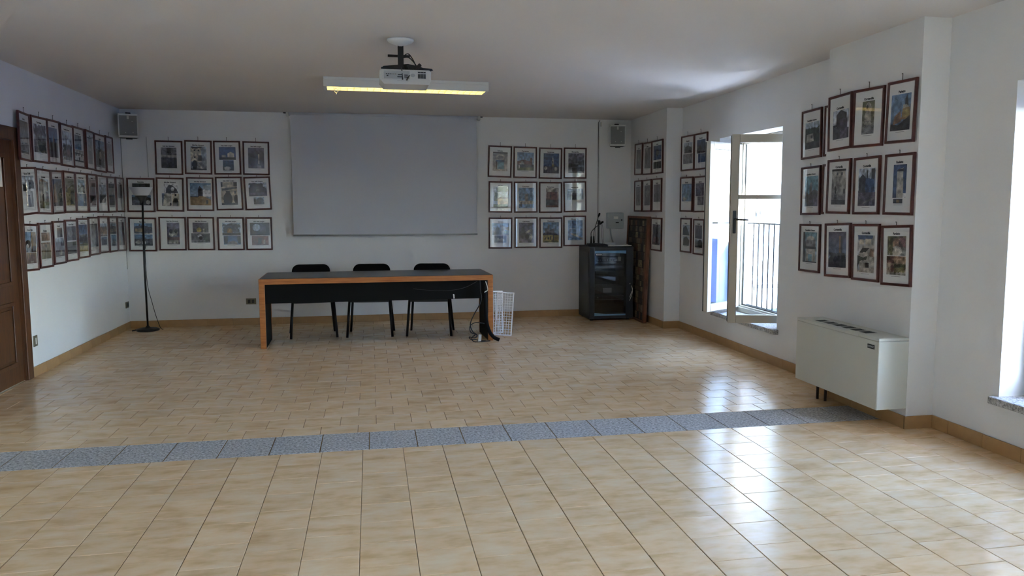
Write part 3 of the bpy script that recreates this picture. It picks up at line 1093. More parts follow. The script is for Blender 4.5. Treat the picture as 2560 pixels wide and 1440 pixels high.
# collage board leaning against the far right wall
def collage():
    t = thing('collage_board', 'tall dark photo collage board leaning beside the equipment rack', 'board', (3.518, 10.345, 0.0), (0, R(2.0), R(-1.0)))
    L2, H, d = 0.44, 1.405, 0.05
    f = MB()
    f.box(-d / 2, d / 2, -L2, -L2 + 0.05, 0, H, 0.004)
    f.box(-d / 2, d / 2, L2 - 0.03, L2, 0, H, 0.004)
    f.box(-d / 2, d / 2, -L2 + 0.05, L2 - 0.03, 0, 0.03, 0.004)
    f.box(-d / 2, d / 2, -L2 + 0.05, L2 - 0.03, H - 0.03, H, 0.004)
    f.build('board_frame', BOARD_WOOD, t)
    B(-0.012, 0.02, -L2 + 0.04, L2 - 0.02, 0.02, H - 0.02).build('board_panel', mat('collage_backing', (44, 38, 38), 0.7), t)
    cols = [(66, 58, 60), (98, 86, 78), (122, 110, 96), (48, 46, 58), (84, 62, 54), (150, 138, 112), (58, 52, 46), (110, 78, 66), (40, 38, 42)]
    rnd = random.Random(5)
    pm = {}
    z_ = 0.04
    row = 0
    while z_ < H - 0.09:
        y_ = -L2 + 0.055
        hh = rnd.uniform(0.06, 0.11)
        while y_ < L2 - 0.10:
            ww = rnd.uniform(0.05, 0.12)
            key = rnd.randrange(9)
            m_ = mat('collage_%d' % key, cols[key], 0.5, noise=0.45, nscale=40)
            o_ = B(-0.0145, -0.012 - 0.0002, y_, min(y_ + ww - 0.006, L2 - 0.035), z_, min(z_ + hh - 0.006, H - 0.035)).build('collage_photo', m_, t)
            y_ += ww
        z_ += hh
        row += 1
collage()

# ---------------------------------------------------------------- projector screen
def screen():
    t = thing('projector_screen', 'large grey-white pull-down projector screen on the back wall', 'screen', (0.215, 10.77, 1.15))
    B(-1.198, 1.198, 0.0, 0.003, 0.02, 1.56).build('screen_fabric', SCREEN, t)
    MB().tube([(-1.2, 0.0, 0.012), (1.2, 0.0, 0.012)], 0.011, 10).build('bottom_bar', GREY_PL, t)
    MB().tube([(-1.215, 0.02, 1.567), (1.215, 0.02, 1.567)], 0.026, 14).build('roller', SCREEN, t)
    for s in (-1, 1):
        B(min(s * 1.215, s * 1.25), max(s * 1.215, s * 1.25), -0.02, 0.05, 1.535, 1.60, 0.004).build('roller_bracket', SPK_W, t)
        B(min(s * 1.25, s * 1.285), max(s * 1.25, s * 1.285), 0.02, 0.05, 1.572, 1.60, 0.003).build('wall_hook', STEEL, t)
screen()

# ---------------------------------------------------------------- loudspeakers
def speaker(loc, rz, label, s):
    t = thing('wall_loudspeaker', label, 'loudspeaker', loc, (0, 0, rz), 'loudspeakers in the far corners')
    w, h = 0.108, 0.285
    b = MB()
    b.prism([(-w, -0.02), (w, -0.02), (w * 0.75, 0.13), (-w * 0.75, 0.13)], 'z', 0.0, h)
    b.build('cabinet', BLACK_MATTE, t)
    f = MB()
    f.box(-w, w, -0.036, -0.02, h - 0.022, h, 0.004)
    f.box(-w, w, -0.036, -0.02, 0, 0.026, 0.004)
    f.box(-w, -w + 0.012, -0.036, -0.02, 0.026, h - 0.022)
    f.box(w - 0.012, w, -0.036, -0.02, 0.026, h - 0.022)
    f.build('baffle', SPK_W, t)
    B(-w + 0.012, w - 0.012, -0.032, -0.02, 0.026, h - 0.022).build('grille', GRILLE, t)
    B(-0.012, 0.012, -0.038, -0.032, h - 0.065, h - 0.024, 0.002).build('badge', SPK_W, t)
    for (x_, z_) in ((0.045, h - 0.09), (-0.03, 0.06), (0.05, 0.06)):
        MB().tube([(x_, -0.032, z_), (x_, -0.036, z_)], 0.006, 8).build('grille_screw', SPK_W, t)
    B(-0.03, 0.03, 0.13, 0.19, h * 0.4, h + 0.03, 0.004).build('wall_bracket', BLACK_MATTE, t)
    MB().tube([(-0.03, 0.0, -0.012), (0.04, 0.0, -0.012)], 0.008, 8).build('tilt_bolt', STEEL, t)
speaker((-2.848, 10.555, 2.362), R(14), 'grey loudspeaker in the upper left back corner', -1)
speaker((3.318, 10.56, 2.352), R(-12), 'grey loudspeaker in the upper right back corner', 1)
WIRE = mat('wall_wire', (196, 196, 194), 0.6)
cable('speaker_wire', 'pale wire running down the back wall below the left loudspeaker', [(-2.72, 10.825, 2.40), (-2.718, 10.825, 2.1), (-2.715, 10.825, 1.9)], 0.004, GREY_PL)
cable('corner_wire', 'grey wire running down the left wall near the back corner', [(XL + 0.005, 10.812, 2.40), (XL + 0.005, 10.813, 1.2), (XL + 0.005, 10.814, 0.75)], 0.004, GREY_PL)
t_ = thing('cable_trunking', 'narrow white cable trunking running down right of the pictures', 'trunking', (3.136, YB, 1.10))
B(-0.008, 0.008, -0.012, 0.0, -0.1, 1.60, 0.002).build('trunking_strip', mat('trunk_white', (214, 214, 210), 0.5), t_)
MB().tube([(-0.012, -0.006, -0.1), (-0.012, -0.006, 1.59), (0.006, -0.02, 1.625)], 0.004, 6).build('black_wire', mat('wire_soft', (96, 94, 92), 0.6), t_)
B(0.014, 0.034, -0.02, 0.0, 1.54, 1.60, 0.003).build('junction_clip', SPK_W, t_)

def electric_box():
    t = thing('electrical_box', 'pale grey electrical box on the back wall above the rack', 'box', (3.358, YB, 1.226))
    B(-0.112, 0.112, -0.09, 0.0, 0.0, 0.222, 0.008).build('box_body', BOX_GREY, t)
    B(-0.108, 0.116, -0.10, -0.09, 0.003, 0.219, 0.004).build('box_cover', BOX_GREY, t)
    B(-0.03, 0.035, -0.102, -0.10, 0.135, 0.17, 0.001).build('sticker', PAPER, t)
    B(0.0, 0.045, -0.103, -0.10, 0.078, 0.092, 0.001).build('slot', BLACK, t)
    MB().tube([(0.085, -0.10, 0.12), (0.085, -0.112, 0.12)], 0.010, 10).build('lock', BLACK, t)
    MB().tube(smooth_path([(-0.06, -0.04, 0.0), (-0.045, -0.04, -0.1), (-0.015, -0.04, -0.2)], 5), 0.010, 8).build('supply_cable', GREY_PL, t)
electric_box()

# ---------------------------------------------------------------- sockets
def socket(loc, rz, w, h, label, n_=2):
    t = thing('wall_socket', label, 'socket', loc, (0, 0, rz), 'wall sockets')
    B(-w / 2, w / 2, -0.009, 0, -h / 2, h / 2, 0.003).build('cover_plate', BRASS, t)
    for i in range(n_):
        x_ = (i - (n_ - 1) / 2) * w / (n_ + 0.6)
        B(x_ - w * 0.13, x_ + w * 0.13, -0.012, -0.009, -h * 0.3, h * 0.3, 0.001).build('insert', PAPER if (i == 0 and n_ == 1) else BLACK, t)
socket((-1.547, YB, 0.307), 0, 0.125, 0.078, 'bronze wall socket low on the back wall left of the table')
socket((0.62, YB, 0.307), 0, 0.125, 0.078, 'bronze wall socket half hidden below the table panel')
socket((XL, 7.925, 0.318), R(90), 0.085, 0.1, 'bronze wall socket low on the left wall beside the door', 1)
socket((XL, 10.73, 0.308), R(90), 0.12, 0.078, 'bronze wall socket low on the left wall near the corner')

# ---------------------------------------------------------------- ceiling lamp
def ceiling_lamp():
    z = zc(8.06)
    t = thing('fluorescent_lamp', 'long white fluorescent ceiling lamp glowing warm through its louvre', 'lamp', (0.374, 8.06, z), (0, 0, R(1.5)))
    w, d, h = 0.79, 0.135, 0.092
    b = MB()
    b.box(-w, w, -d, d, -0.03, 0.0, 0.003)
    b.box(-w, w, -d, -d + 0.012, -h, -0.03)
    b.box(-w, w, d - 0.012, d, -h, -0.03)
    b.box(-w, -w + 0.03, -d + 0.012, d - 0.012, -h, -0.03)
    b.box(w - 0.03, w, -d + 0.012, d - 0.012, -h, -0.03)
    b.build('housing', METAL_W, t)
    r_ = MB()
    r_.box(-w + 0.03, w - 0.03, -0.006, 0.006, -h + 0.004, -0.03)
    r_.build('centre_reflector', LAMP_IN, t)
    for y_ in (-0.062, 0.062):
        MB().tube([(-w + 0.035, y_, -0.052), (w - 0.035, y_, -0.052)], 0.013, 10).build('lamp_tube', TUBE_EM, t)
    me = B(-0.0012, 0.0012, -d + 0.012, d - 0.012, -h + 0.002, -0.066).mesh('louvre_blade', LAMP_IN)
    n_ = 24
    for i in range(1, n_):
        link('louvre_blade', me, t, (-w + 0.03 + (2 * w - 0.06) * i / n_, 0, 0))
    p = MB()
    p.tube(arc((-0.675, 0.0, -h - 0.018), 0.019, 0, 2 * PI, 14, 'xz'), 0.003, 6)
    p.tube([(-0.675, 0, -h - 0.036), (-0.675, 0, -h - 0.065)], 0.006, 6)
    p.build('hanging_hook', CHROME, t)
ceiling_lamp()

# ---------------------------------------------------------------- projector
def projector():
    m = thing('projector_mount', 'white ceiling rose with black drop arm holding the projector', 'mount', (0.243, 6.16, zc(6.16)))
    MB().lathe([(0.098, 0.0), (0.099, -0.008), (0.088, -0.02), (0.05, -0.036), (0.03, -0.042), (0.022, -0.052)][::-1], 28).build('ceiling_rose', WHITE_PAINT, m)
    B(-0.021, 0.021, -0.018, 0.018, -0.215, -0.045, 0.002).build('drop_arm', BLACK, m)
    B(-0.205 + 0.06, 0.02, -0.02, 0.012, -0.235, -0.205, 0.004).build('bracket_arm', BLACK, m)
    MB().prism([(-0.14, -0.222), (-0.13, -0.205), (0.05, -0.185), (0.13, -0.20), (0.16, -0.21), (0.225, -0.215), (0.235, -0.225), (0.2, -0.238), (0.0, -0.232), (-0.13, -0.234)], 'y', -0.06, -0.035).build('bracket_plate', BLACK, m)
    MB().tube([(0.03, -0.07, -0.20), (0.055, -0.09, -0.262)], 0.016, 8).build('bracket_claw', BLACK, m)
    MB().tube([(0.14, -0.07, -0.19), (0.075, -0.09, -0.262)], 0.014, 8).build('bracket_claw', BLACK, m)
    MB().tube(smooth_path([(0.02, 0, -0.12), (0.055, -0.02, -0.105), (0.09, -0.03, -0.15), (0.11, -0.04, -0.20)], 5), 0.004, 6).build('signal_lead', BLACK, m)
    MB().tube(smooth_path([(0.02, 0, -0.13), (0.06, -0.03, -0.135), (0.10, -0.04, -0.175), (0.12, -0.05, -0.21)], 5), 0.004, 6).build('signal_lead', BLACK, m)
    MB().tube([(0.0, -0.03, -0.20), (0.003, -0.118, -0.245), (0.007, -0.122, -0.31)], 0.005, 6).build('signal_lead', BLACK, m)
    MB().tube([(0.07, -0.08, -0.255), (0.055, -0.122, -0.28), (0.035, -0.124, -0.315)], 0.005, 6).build('signal_lead', BLACK, m)
    B(-0.08, 0.098, 0.58, 0.602, 0.0 - 0.022, -0.002).build('ceiling_batten', BLACK, m)
    p = thing('projector', 'white video projector hanging from the ceiling, back panel facing', 'projector', (0.272, 6.19, 2.428))
    p.scale = (1, 1, 0.755)
    b = MB()
    w, d, h = 0.187, 0.15, 0.142
    b.box(-w, w, -d, d, 0.03, h, 0.014)
    b.build('projector_body', SPK_W, p)
    MB().prism([(-w + 0.004, 0.042), (w - 0.004, 0.042), (w - 0.018, 0.0), (-w + 0.03, 0.0)], 'y', -d - 0.002, d - 0.01).build('projector_lid', SPK_W, p)
    B(-w + 0.03, 0.03, -d - 0.003, -d + 0.002, 0.05, 0.125, 0.001).build('connector_panel', GREY_PL, p)
    for i in range(6):
        MB().tube([(-w + 0.048 + i * 0.0135, -d - 0.003, 0.094), (-w + 0.048 + i * 0.0135, -d - 0.008, 0.094)], 0.004, 8).build('connector', BLACK if i < 3 else BRASS, p)
    for (a, c, z_) in ((-w + 0.05, -w + 0.062, 0.078), (-0.056, -0.026, 0.089), (-0.06, -0.026, 0.068), (-0.01, 0.016, 0.086), (-0.01, 0.016, 0.068)):
        B(a, c, -d - 0.006, -d - 0.002, z_ - 0.004, z_ + 0.004).build('port', BLACK, p)
    MB().tube([(0.052, -d - 0.001, 0.086), (0.052, -d - 0.004, 0.086)], 0.017, 16).build('speaker_grille', GREY_PL, p)
    for (z0, z1, n_) in ((0.055, 0.103, 8), (0.108, 0.124, 3)):
        B(0.088, 0.148, -d - 0.003, -d + 0.001, z0, z1, 0.001).build('vent', GREY_PL, p)
        for i in range(n_):
            zz = z0 + 0.003 + (z1 - z0 - 0.006) * (i + 0.5) / n_
            for (xa, xb) in ((0.09, 0.1055), (0.1075, 0.1285), (0.1305, 0.146)):
                B(xa, xb, -d - 0.0045, -d - 0.0025, zz - 0.0021, zz + 0.0015).build('vent_slot', BLACK, p)
    B(-0.06, 0.02, -d - 0.0035, -d - 0.001, 0.03, 0.033).build('lid_seam', GREY_PL, p)
    MB().tube([(0.09, d - 0.02, 0.085), (0.09, d + 0.012, 0.085)], 0.035, 20).build('lens_ring', BLACK, p)
projector()

# ---------------------------------------------------------------- fan coil unit
def fan_coil():
    t = thing('fan_coil_unit', 'cream metal fan coil heater mounted low on the pier', 'heater', (XP, 5.31, 0.142))
    d, L, h = 0.232, 0.535, 0.497
    b = MB()
    b.box(-d, 0, -L, L, 0.0, h - 0.022, 0.004)
    b.build('casing', ENAMEL, t)
    c = MB()
    gx0, gx1, gy0, gy1 = -d + 0.055, -0.075, -0.30, 0.40
    c.box(-d, 0, -L, gy0, h - 0.02, h, 0.003)
    c.box(-d, 0, gy1, L, h - 0.02, h, 0.003)
    c.box(-d, gx0, gy0, gy1, h - 0.02, h)
    c.box(gx1, 0, gy0, gy1, h - 0.02, h)
    c.build('top_cover', ENAMEL, t)
    B(gx0, gx1, gy0, gy1, h - 0.021, h - 0.014).build('grille_well', BLACK_MATTE, t)
    me = B(gx0, gx1, -0.0035, 0.0035, h - 0.012, h - 0.003).mesh('grille_slat', mat('slat_grey', (70, 72, 70), 0.5))
    me2 = B(gx0, gx1, -0.007, 0.007, h - 0.012, h - 0.001).mesh('grille_divider', ENAMEL)
    n_ = 36
    for i in range(1, n_):
        y_ = gy0 + (gy1 - gy0) * i / n_
        link('grille_divider' if i % 6 == 0 else 'grille_slat', me2 if i % 6 == 0 else me, t, (0, y_, 0))
    B(-d - 0.002, -d, -L + 0.045, -L + 0.125, h - 0.082, h - 0.052, 0.0008).build('badge', BLACK, t)
    x_ = link('badge_lettering', text_mesh('AERMEC', 0.02, GREY_PL, 0.0004), t, (-d - 0.0025, -L + 0.085, h - 0.067), (R(90), 0, R(-90)))
    for (y_, x2) in ((0.38, -0.12), (0.30, -0.10)):
        MB().tube([(x2, y_, -0.142), (x2, y_, 0.01)], 0.011, 8).build('pipe', COPPER, t)
fan_coil()

# ---------------------------------------------------------------- framed photographs
PAL = dict(b=(112, 142, 176), B=(62, 84, 122), p=(176, 188, 202), w=(228, 228, 230), W=(196, 186, 166), g=(42, 52, 46), G=(92, 94, 62), d=(22, 22, 26),
           k=(64, 66, 74), s=(124, 124, 128), S=(172, 168, 160), t=(142, 112, 88), r=(104, 74, 72), y=(172, 156, 100), o=(152, 126, 88), v=(94, 90, 108), c=(104, 142, 160))

def paint(spec, nx, ny, seed):
    rg = np.random.RandomState(seed)
    X, Y = np.meshgrid((np.arange(nx) + 0.5) / nx, (np.arange(ny) + 0.5) / ny)
    img = np.zeros((ny, nx, 3))
    lo = rg.rand(max(ny // 4, 2) + 2, max(nx // 4, 2) + 2)
    yi, xi = (Y * (lo.shape[0] - 2)), (X * (lo.shape[1] - 2))
    y0_, x0_ = yi.astype(int), xi.astype(int)
    fy, fx = yi - y0_, xi - x0_
    sm = (lo[y0_, x0_] * (1 - fy) * (1 - fx) + lo[y0_ + 1, x0_] * fy * (1 - fx) + lo[y0_, x0_ + 1] * (1 - fy) * fx + lo[y0_ + 1, x0_ + 1] * fy * fx)
    noise = sm * 0.65 + rg.rand(ny, nx) * 0.35
    amp = 10.0
    C = lambda ch: np.array(PAL[ch], float)
    for op in spec.split(';'):
        q = op.split()
        if q[0] == 'S':
            img[:] = C(q[2]) + (C(q[1]) - C(q[2])) * Y[..., None]
        elif q[0] == 'R':
            a = [float(z) for z in q[1:5]]
            img[(X >= a[0]) & (X <= a[2]) & (Y >= a[1]) & (Y <= a[3])] = C(q[5])
        elif q[0] == 'E':
            a = [float(z) for z in q[1:5]]
            img[((X - a[0]) / a[2]) ** 2 + ((Y - a[1]) / a[3]) ** 2 <= 1] = C(q[5])
        elif q[0] == 'F':
            a = [float(z) for z in q[1:5]]
            u = (X - (a[0] + a[2]) / 2) / max((a[2] - a[0]) / 2, 1e-3)
            v = (Y - (a[1] + a[3]) / 2) / max((a[3] - a[1]) / 2, 1e-3)
            inside = (np.maximum(np.abs(u) ** 3, np.abs(v) ** 3) + (noise - 0.5) * 1.3) < 0.8
            inside &= (np.abs(u) < 1.1) & (np.abs(v) < 1.1)
            img[inside] = (C(q[5]) * (0.7 + 0.6 * noise[..., None]))[inside]
        elif q[0] == 'P':
            pts = [float(z) for z in q[2:]]
            P = list(zip(pts[0::2], pts[1::2]))
            ins = np.zeros(X.shape, bool)
            for i in range(len(P)):
                (x1, y1), (x2, y2) = P[i], P[(i + 1) % len(P)]
                if y1 == y2:
                    continue
                ins ^= ((y1 > Y) != (y2 > Y)) & (X < (x2 - x1) * (Y - y1) / (y2 - y1) + x1)
            img[ins] = C(q[1])
        elif q[0] == 'N':
            amp = float(q[1])
    img *= (1.0 + (sm - 0.5) * 0.045 * amp)[..., None]
    img += ((noise - 0.5) * 4.5 * amp)[..., None] + rg.randn(ny, nx, 1) * amp * 0.7
    img = np.clip(img, 4, 250) / 255.0
    return np.where(img <= 0.04045, img / 12.92, ((img + 0.055) / 1.055) ** 2.4)

FW, FH, FD = 0.325, 0.424, 0.020
def print_object(parent, u0, v0, u1, v1, spec, seed):
    w, h = (u1 - u0) * FW, (v1 - v0) * FH
    nx, ny = max(4, int(w / 0.0052)), max(4, int(h / 0.0052))
    img = paint(spec, nx, ny, seed)
    xs_ = (u0 - 0.5) * FW + np.arange(nx + 1) / nx * w
    zs_ = v0 * FH + np.arange(ny + 1) / ny * h
    XX, ZZ = np.meshgrid(xs_, zs_)
    V = np.stack([XX.ravel(), np.full(XX.size, 0.0101), ZZ.ravel()], 1)
    i = np.arange(nx)
    F = []
    for j in range(ny):
        a = j * (nx + 1) + i
        F.append(np.stack([a, a + 1, a + nx + 2, a + nx + 1], 1))
    F = np.concatenate(F)
    me = bpy.data.meshes.new('photo_print')
    me.vertices.add(len(V))
    me.vertices.foreach_set('co', V.ravel())
    me.loops.add(F.size)
    me.loops.foreach_set('vertex_index', F.ravel())
    me.polygons.add(len(F))
    me.polygons.foreach_set('loop_start', np.arange(0, F.size, 4))
    me.update(calc_edges=True)
    at = me.attributes.new('ink', 'FLOAT_COLOR', 'CORNER')
    col = np.ones((len(F), 4, 4), np.float32)
    col[:, :, :3] = img.reshape(-1, 1, 3)
    at.data.foreach_set('color', col.ravel())
    me.materials.append(PRINT)
    link('photo_print', me, parent)

def frame_parts():
    b = MB()
    w, h, m_, c = FW / 2, FH, 0.019, 0.004
    # mitred moulding with a rounded-off profile
    prof = [(0.0, FD), (0.0, 0.003), (0.004, 0.0), (m_ - 0.005, 0.001), (m_, 0.007), (m_, 0.012)]
    vs_, fs = [], []
    for (i_, y_) in prof:
        vs_ += [(-w + i_, y_, i_), (w - i_, y_, i_), (w - i_, y_, h - i_), (-w + i_, y_, h - i_)]
    n_ = len(prof)
    for k_ in range(n_ - 1):
        for q in range(4):
            q2 = (q + 1) % 4
            fs.append((k_ * 4 + q, k_ * 4 + q2, (k_ + 1) * 4 + q2, (k_ + 1) * 4 + q))
    b.add(vs_, fs)
    mould = b.mesh('moulding', FRAME_WOOD)
    matb = B(-w + 0.014, w - 0.014, 0.0104, FD - 0.003, 0.014, h - 0.014).mesh('mat_board', MATBOARD)
    pane = B(-w + m_ - 0.001, w - m_ + 0.001, 0.0066, 0.0086, m_ - 0.001, h - m_ + 0.001).mesh('glass_pane', PANE)
    hooks = []
    for up in (0.042, 0.022):
        hk = MB()
        hk.box(-0.0028, 0.0028, 0.006, 0.009, h - 0.004, h + up)
        hk.tube([(0, 0.009, h + up - 0.002), (0, 0.002, h + up + 0.001)], 0.004, 6)
        hooks.append(hk.mesh('hanging_hook', mat('hook_metal', (120, 118, 112), 0.4, metal=0.6)))
    return mould, matb, pane, hooks
MOULD, MATB, GPANE, HOOKS = frame_parts()
CAP = mat('caption_ink', (110, 110, 112), 0.8)

def picture(kind, plane, s, z, tilt, yaw, title, prints, label, group, seed, off=0.0):
    if kind == 'b':
        base, n_, rz = Vector((s, plane, z)), Vector((0, -1, 0)), 0.0
    elif kind == 'l':
        base, n_, rz = Vector((plane, s, z)), Vector((1, 0, 0)), R(90)
    else:
        base, n_, rz = Vector((plane, s, z)), Vector((-1, 0, 0)), R(-90)
    rot = Euler((0, -tilt, rz - yaw), 'XYZ')
    c = base + n_ * (FD + 0.001 + off + abs(math.sin(yaw)) * FW / 2)
    up = rot.to_matrix() @ Vector((0, 0, 1))
    t = thing('picture_frame', label, 'picture', c - up * (FH / 2), rot, group)
    link('moulding', MOULD, t)
    link('mat_board', MATB, t)
    link('glass_pane', GPANE, t)
    link('hanging_hook', HOOKS[0 if z > 2 else 1], t)
    lo = 1.0
    uc = 0.5
    for i, pr in enumerate(prints):
        u0, v0, u1, v1, sp = pr
        print_object(t, u0, v0, u1, v1, sp, seed * 7 + i)
        lo = min(lo, v0)
    if title:
        sz = 0.0235 if len(title) < 13 else 0.0195
        vt = max(p_[3] for p_ in prints) + 0.038
        link('title_lettering', text_mesh(title, sz, INK, 0.0009), t, (0, 0.0098, vt * FH), (R(90), 0, 0))
    if lo > 0.1:
        B(-0.05, 0.05, 0.0099, 0.0103, (lo - 0.028) * FH, (lo - 0.028) * FH + 0.0022).build('caption_line', CAP, t)

ORD = ['first', 'second', 'third', 'fourth', 'fifth', 'sixth', 'seventh', 'eighth', 'ninth']
SSG, SDL = 'Sale San Giovanni', 'Sale delle Langhe'
CT_, CU = 'Castellino Tanaro', 'Castelletto Uzzone'
# (pose), title, description, prints
BL = [
 ['top', (-2.465, 2.143, -.010, 0), SSG, 'photo of a weathered stone portal', [(.22, .20, .78, .80, 'S s k;R 0 0 1 .5 k;R 0 .52 1 .64 S;R .38 .72 .62 1 d;N 12')]],
 ['top', (-2.118, 2.152, -.018, 0), SSG, 'photo of a house with outside stairs', [(.22, .13, .80, .82, 'S p s;R 0 .35 .68 .95 W;P d 0 .97 .1 .9 .65 .93 .75 1;R .2 .8 .3 .88 d;R .45 .8 .55 .88 d;R .48 .4 .7 .62 d;E .25 .22 .16 .2 d;R .22 .5 .3 .58 d;P S .42 .35 .6 .2 .75 .05 .65 .05 .45 .25;R 0 0 1 .06 k;N 14')]],
 ['top', (-1.772, 2.151, .006, 0), SDL, 'two photos of a pale chapel', [(.2, .44, .82, .82, 'S B B;R 0 0 1 .2 g;R .15 .2 .4 .36 S;P W .5 .2 .5 .5 .7 .62 .9 .5 .9 .2;N 8'), (.33, .12, .73, .43, 'S B g;E .4 .22 .3 .18 S;N 10')]],
 ['top', (-1.422, 2.149, -.011, 0), SDL, 'photo of a pale stone pillar', [(.2, .2, .8, .81, 'S v k;R 0 0 1 .75 k;R .62 .2 .7 .7 W;R .55 0 .8 .14 s;E .25 .4 .2 .3 d;N 12')]],
 ['middle', (-2.812, 1.678, -.011, 0), 'Paroldo', 'photos half hidden by lamp bowl', [(.2, .70, .83, .84, 'S g d;N 12'), (.17, .2, .85, .5, 'S b p;P d 0 .8 .3 .9 .6 .95 1 .7 1 0 0 0;R 0 0 .4 .5 k;E .85 .3 .12 .2 S;N 12')]],
 ['middle', (-2.471, 1.685, -.021, 0), SSG, 'photos of a ruined arch', [(.28, .53, .8, .82, 'S w w;P k .1 0 .15 .5 .35 .9 .6 .85 .9 .4 1 .05;E .6 .45 .12 .2 w;N 12'), (.2, .16, .545, .53, 'S B s;P S .3 1 1 1 1 0 .1 0;E .9 .15 .1 .12 d;N 14'), (.56, .16, .83, .53, 'S W W;E .5 .35 .35 .3 d;R .15 0 .85 .3 s;R .4 .8 .6 .95 d;N 10')]],
 ['middle', (-2.114, 1.691, -.010, 0), SSG, 'photo of a bell tower, blue sky', [(.13, .17, .9, .83, 'S b p;E .8 .55 .3 .18 w;E .9 .8 .3 .12 p;P k .38 .3 .38 .72 .45 .88 .6 .72 .62 .3;R .44 .66 .58 .74 d;P o 0 .38 .38 .4 .6 .42 1 .25 1 0 0 0;P d 0 .4 .4 .4 .4 .36 0 .36;E .8 .15 .06 .1 d;N 8')]],
 ['middle', (-1.764, 1.700, .017, 0), SDL, 'photo of a white arched facade', [(.2, .16, .8, .84, 'S W W;R 0 .8 .12 1 d;R .78 .82 1 1 d;P k .05 .72 1 .8 1 .72 .05 .62;R .3 .45 .55 .62 k;E .4 .25 .28 .3 d;E .92 .25 .14 .2 d;R .8 .5 .95 .62 k;R 0 0 1 .08 k;N 10')]],
 ['middle', (-1.417, 1.703, .033, 0), SDL, 'photos of a farmhouse under trees', [(.17, .42, .85, .82, 'S p p;F 0 .5 .9 1 d;P k 0 .6 .6 .75 1 .55 1 0 0 0;R .4 .35 .6 .5 s;R 0 0 1 .25 v;N 12'), (.33, .17, .72, .38, 'S p s;E .6 .55 .35 .4 k;R 0 0 1 .3 k;E .1 .6 .12 .25 d;N 10')]],
 ['bottom', (-2.814, 1.185, -.014, 0), 'Paroldo', 'photos of an ochre house', [(.2, .52, .85, .83, 'S b p;P k 0 .6 .1 .75 .55 .8 1 .6 1 0 0 0;R .05 .15 .5 .5 o;P k .25 .75 .3 1 .35 .75;R 0 0 1 .08 S;N 12'), (.2, .17, .85, .5, 'S b k;R 0 0 1 .6 k;R .4 .1 .6 .4 w;E .2 .3 .15 .15 S;N 14')]],
 ['bottom', (-2.462, 1.193, -.011, 0), SSG, 'photo of a violet faded fresco', [(.3, .18, .75, .83, 'S v v;E .35 .5 .2 .15 S;E .65 .55 .2 .15 S;E .3 .6 .12 .1 d;E .7 .62 .12 .1 d;R 0 .2 1 .32 r;R .1 .03 .9 .2 S;N 14')]],
 ['bottom', (-2.124, 1.191, -.009, 0), SSG, 'photos of a night view, stone mask', [(.2, .53, .78, .83, 'S v k;E .4 .25 .15 .25 y;R 0 0 1 .1 k;E .7 .2 .06 .2 S;N 12'), (.14, .23, .83, .51, 'S s s;E .45 .72 .12 .18 w;E .5 .5 .1 .2 d;F .6 .2 1 .9 g;N 12')]],
 ['bottom', (-1.762, 1.188, -.005, 0), SDL, 'photos of a wooded hill hamlet', [(.18, .45, .86, .83, 'S p p;F 0 .2 1 .9 k;E .4 .3 .15 .3 o;R 0 0 1 .2 d;N 14'), (.22, .17, .86, .44, 'S B b;F 0 0 .25 .9 d;F .8 .1 1 1 d;P s .15 0 .3 .35 .6 .42 .8 .2 .8 0;N 10')]],
 ['bottom', (-1.417, 1.186, -.001, 0), SDL, 'photos of dark trees, reddish doorway', [(.16, .45, .9, .83, 'S d d;E .33 .62 .2 .28 p;P v .5 .3 .55 .9 .8 .7 .8 .3;R 0 0 1 .3 d;N 12'), (.22, .15, .85, .43, 'S r r;R .35 .1 .6 .75 d;R .7 .1 .8 .6 S;N 12')]],
]
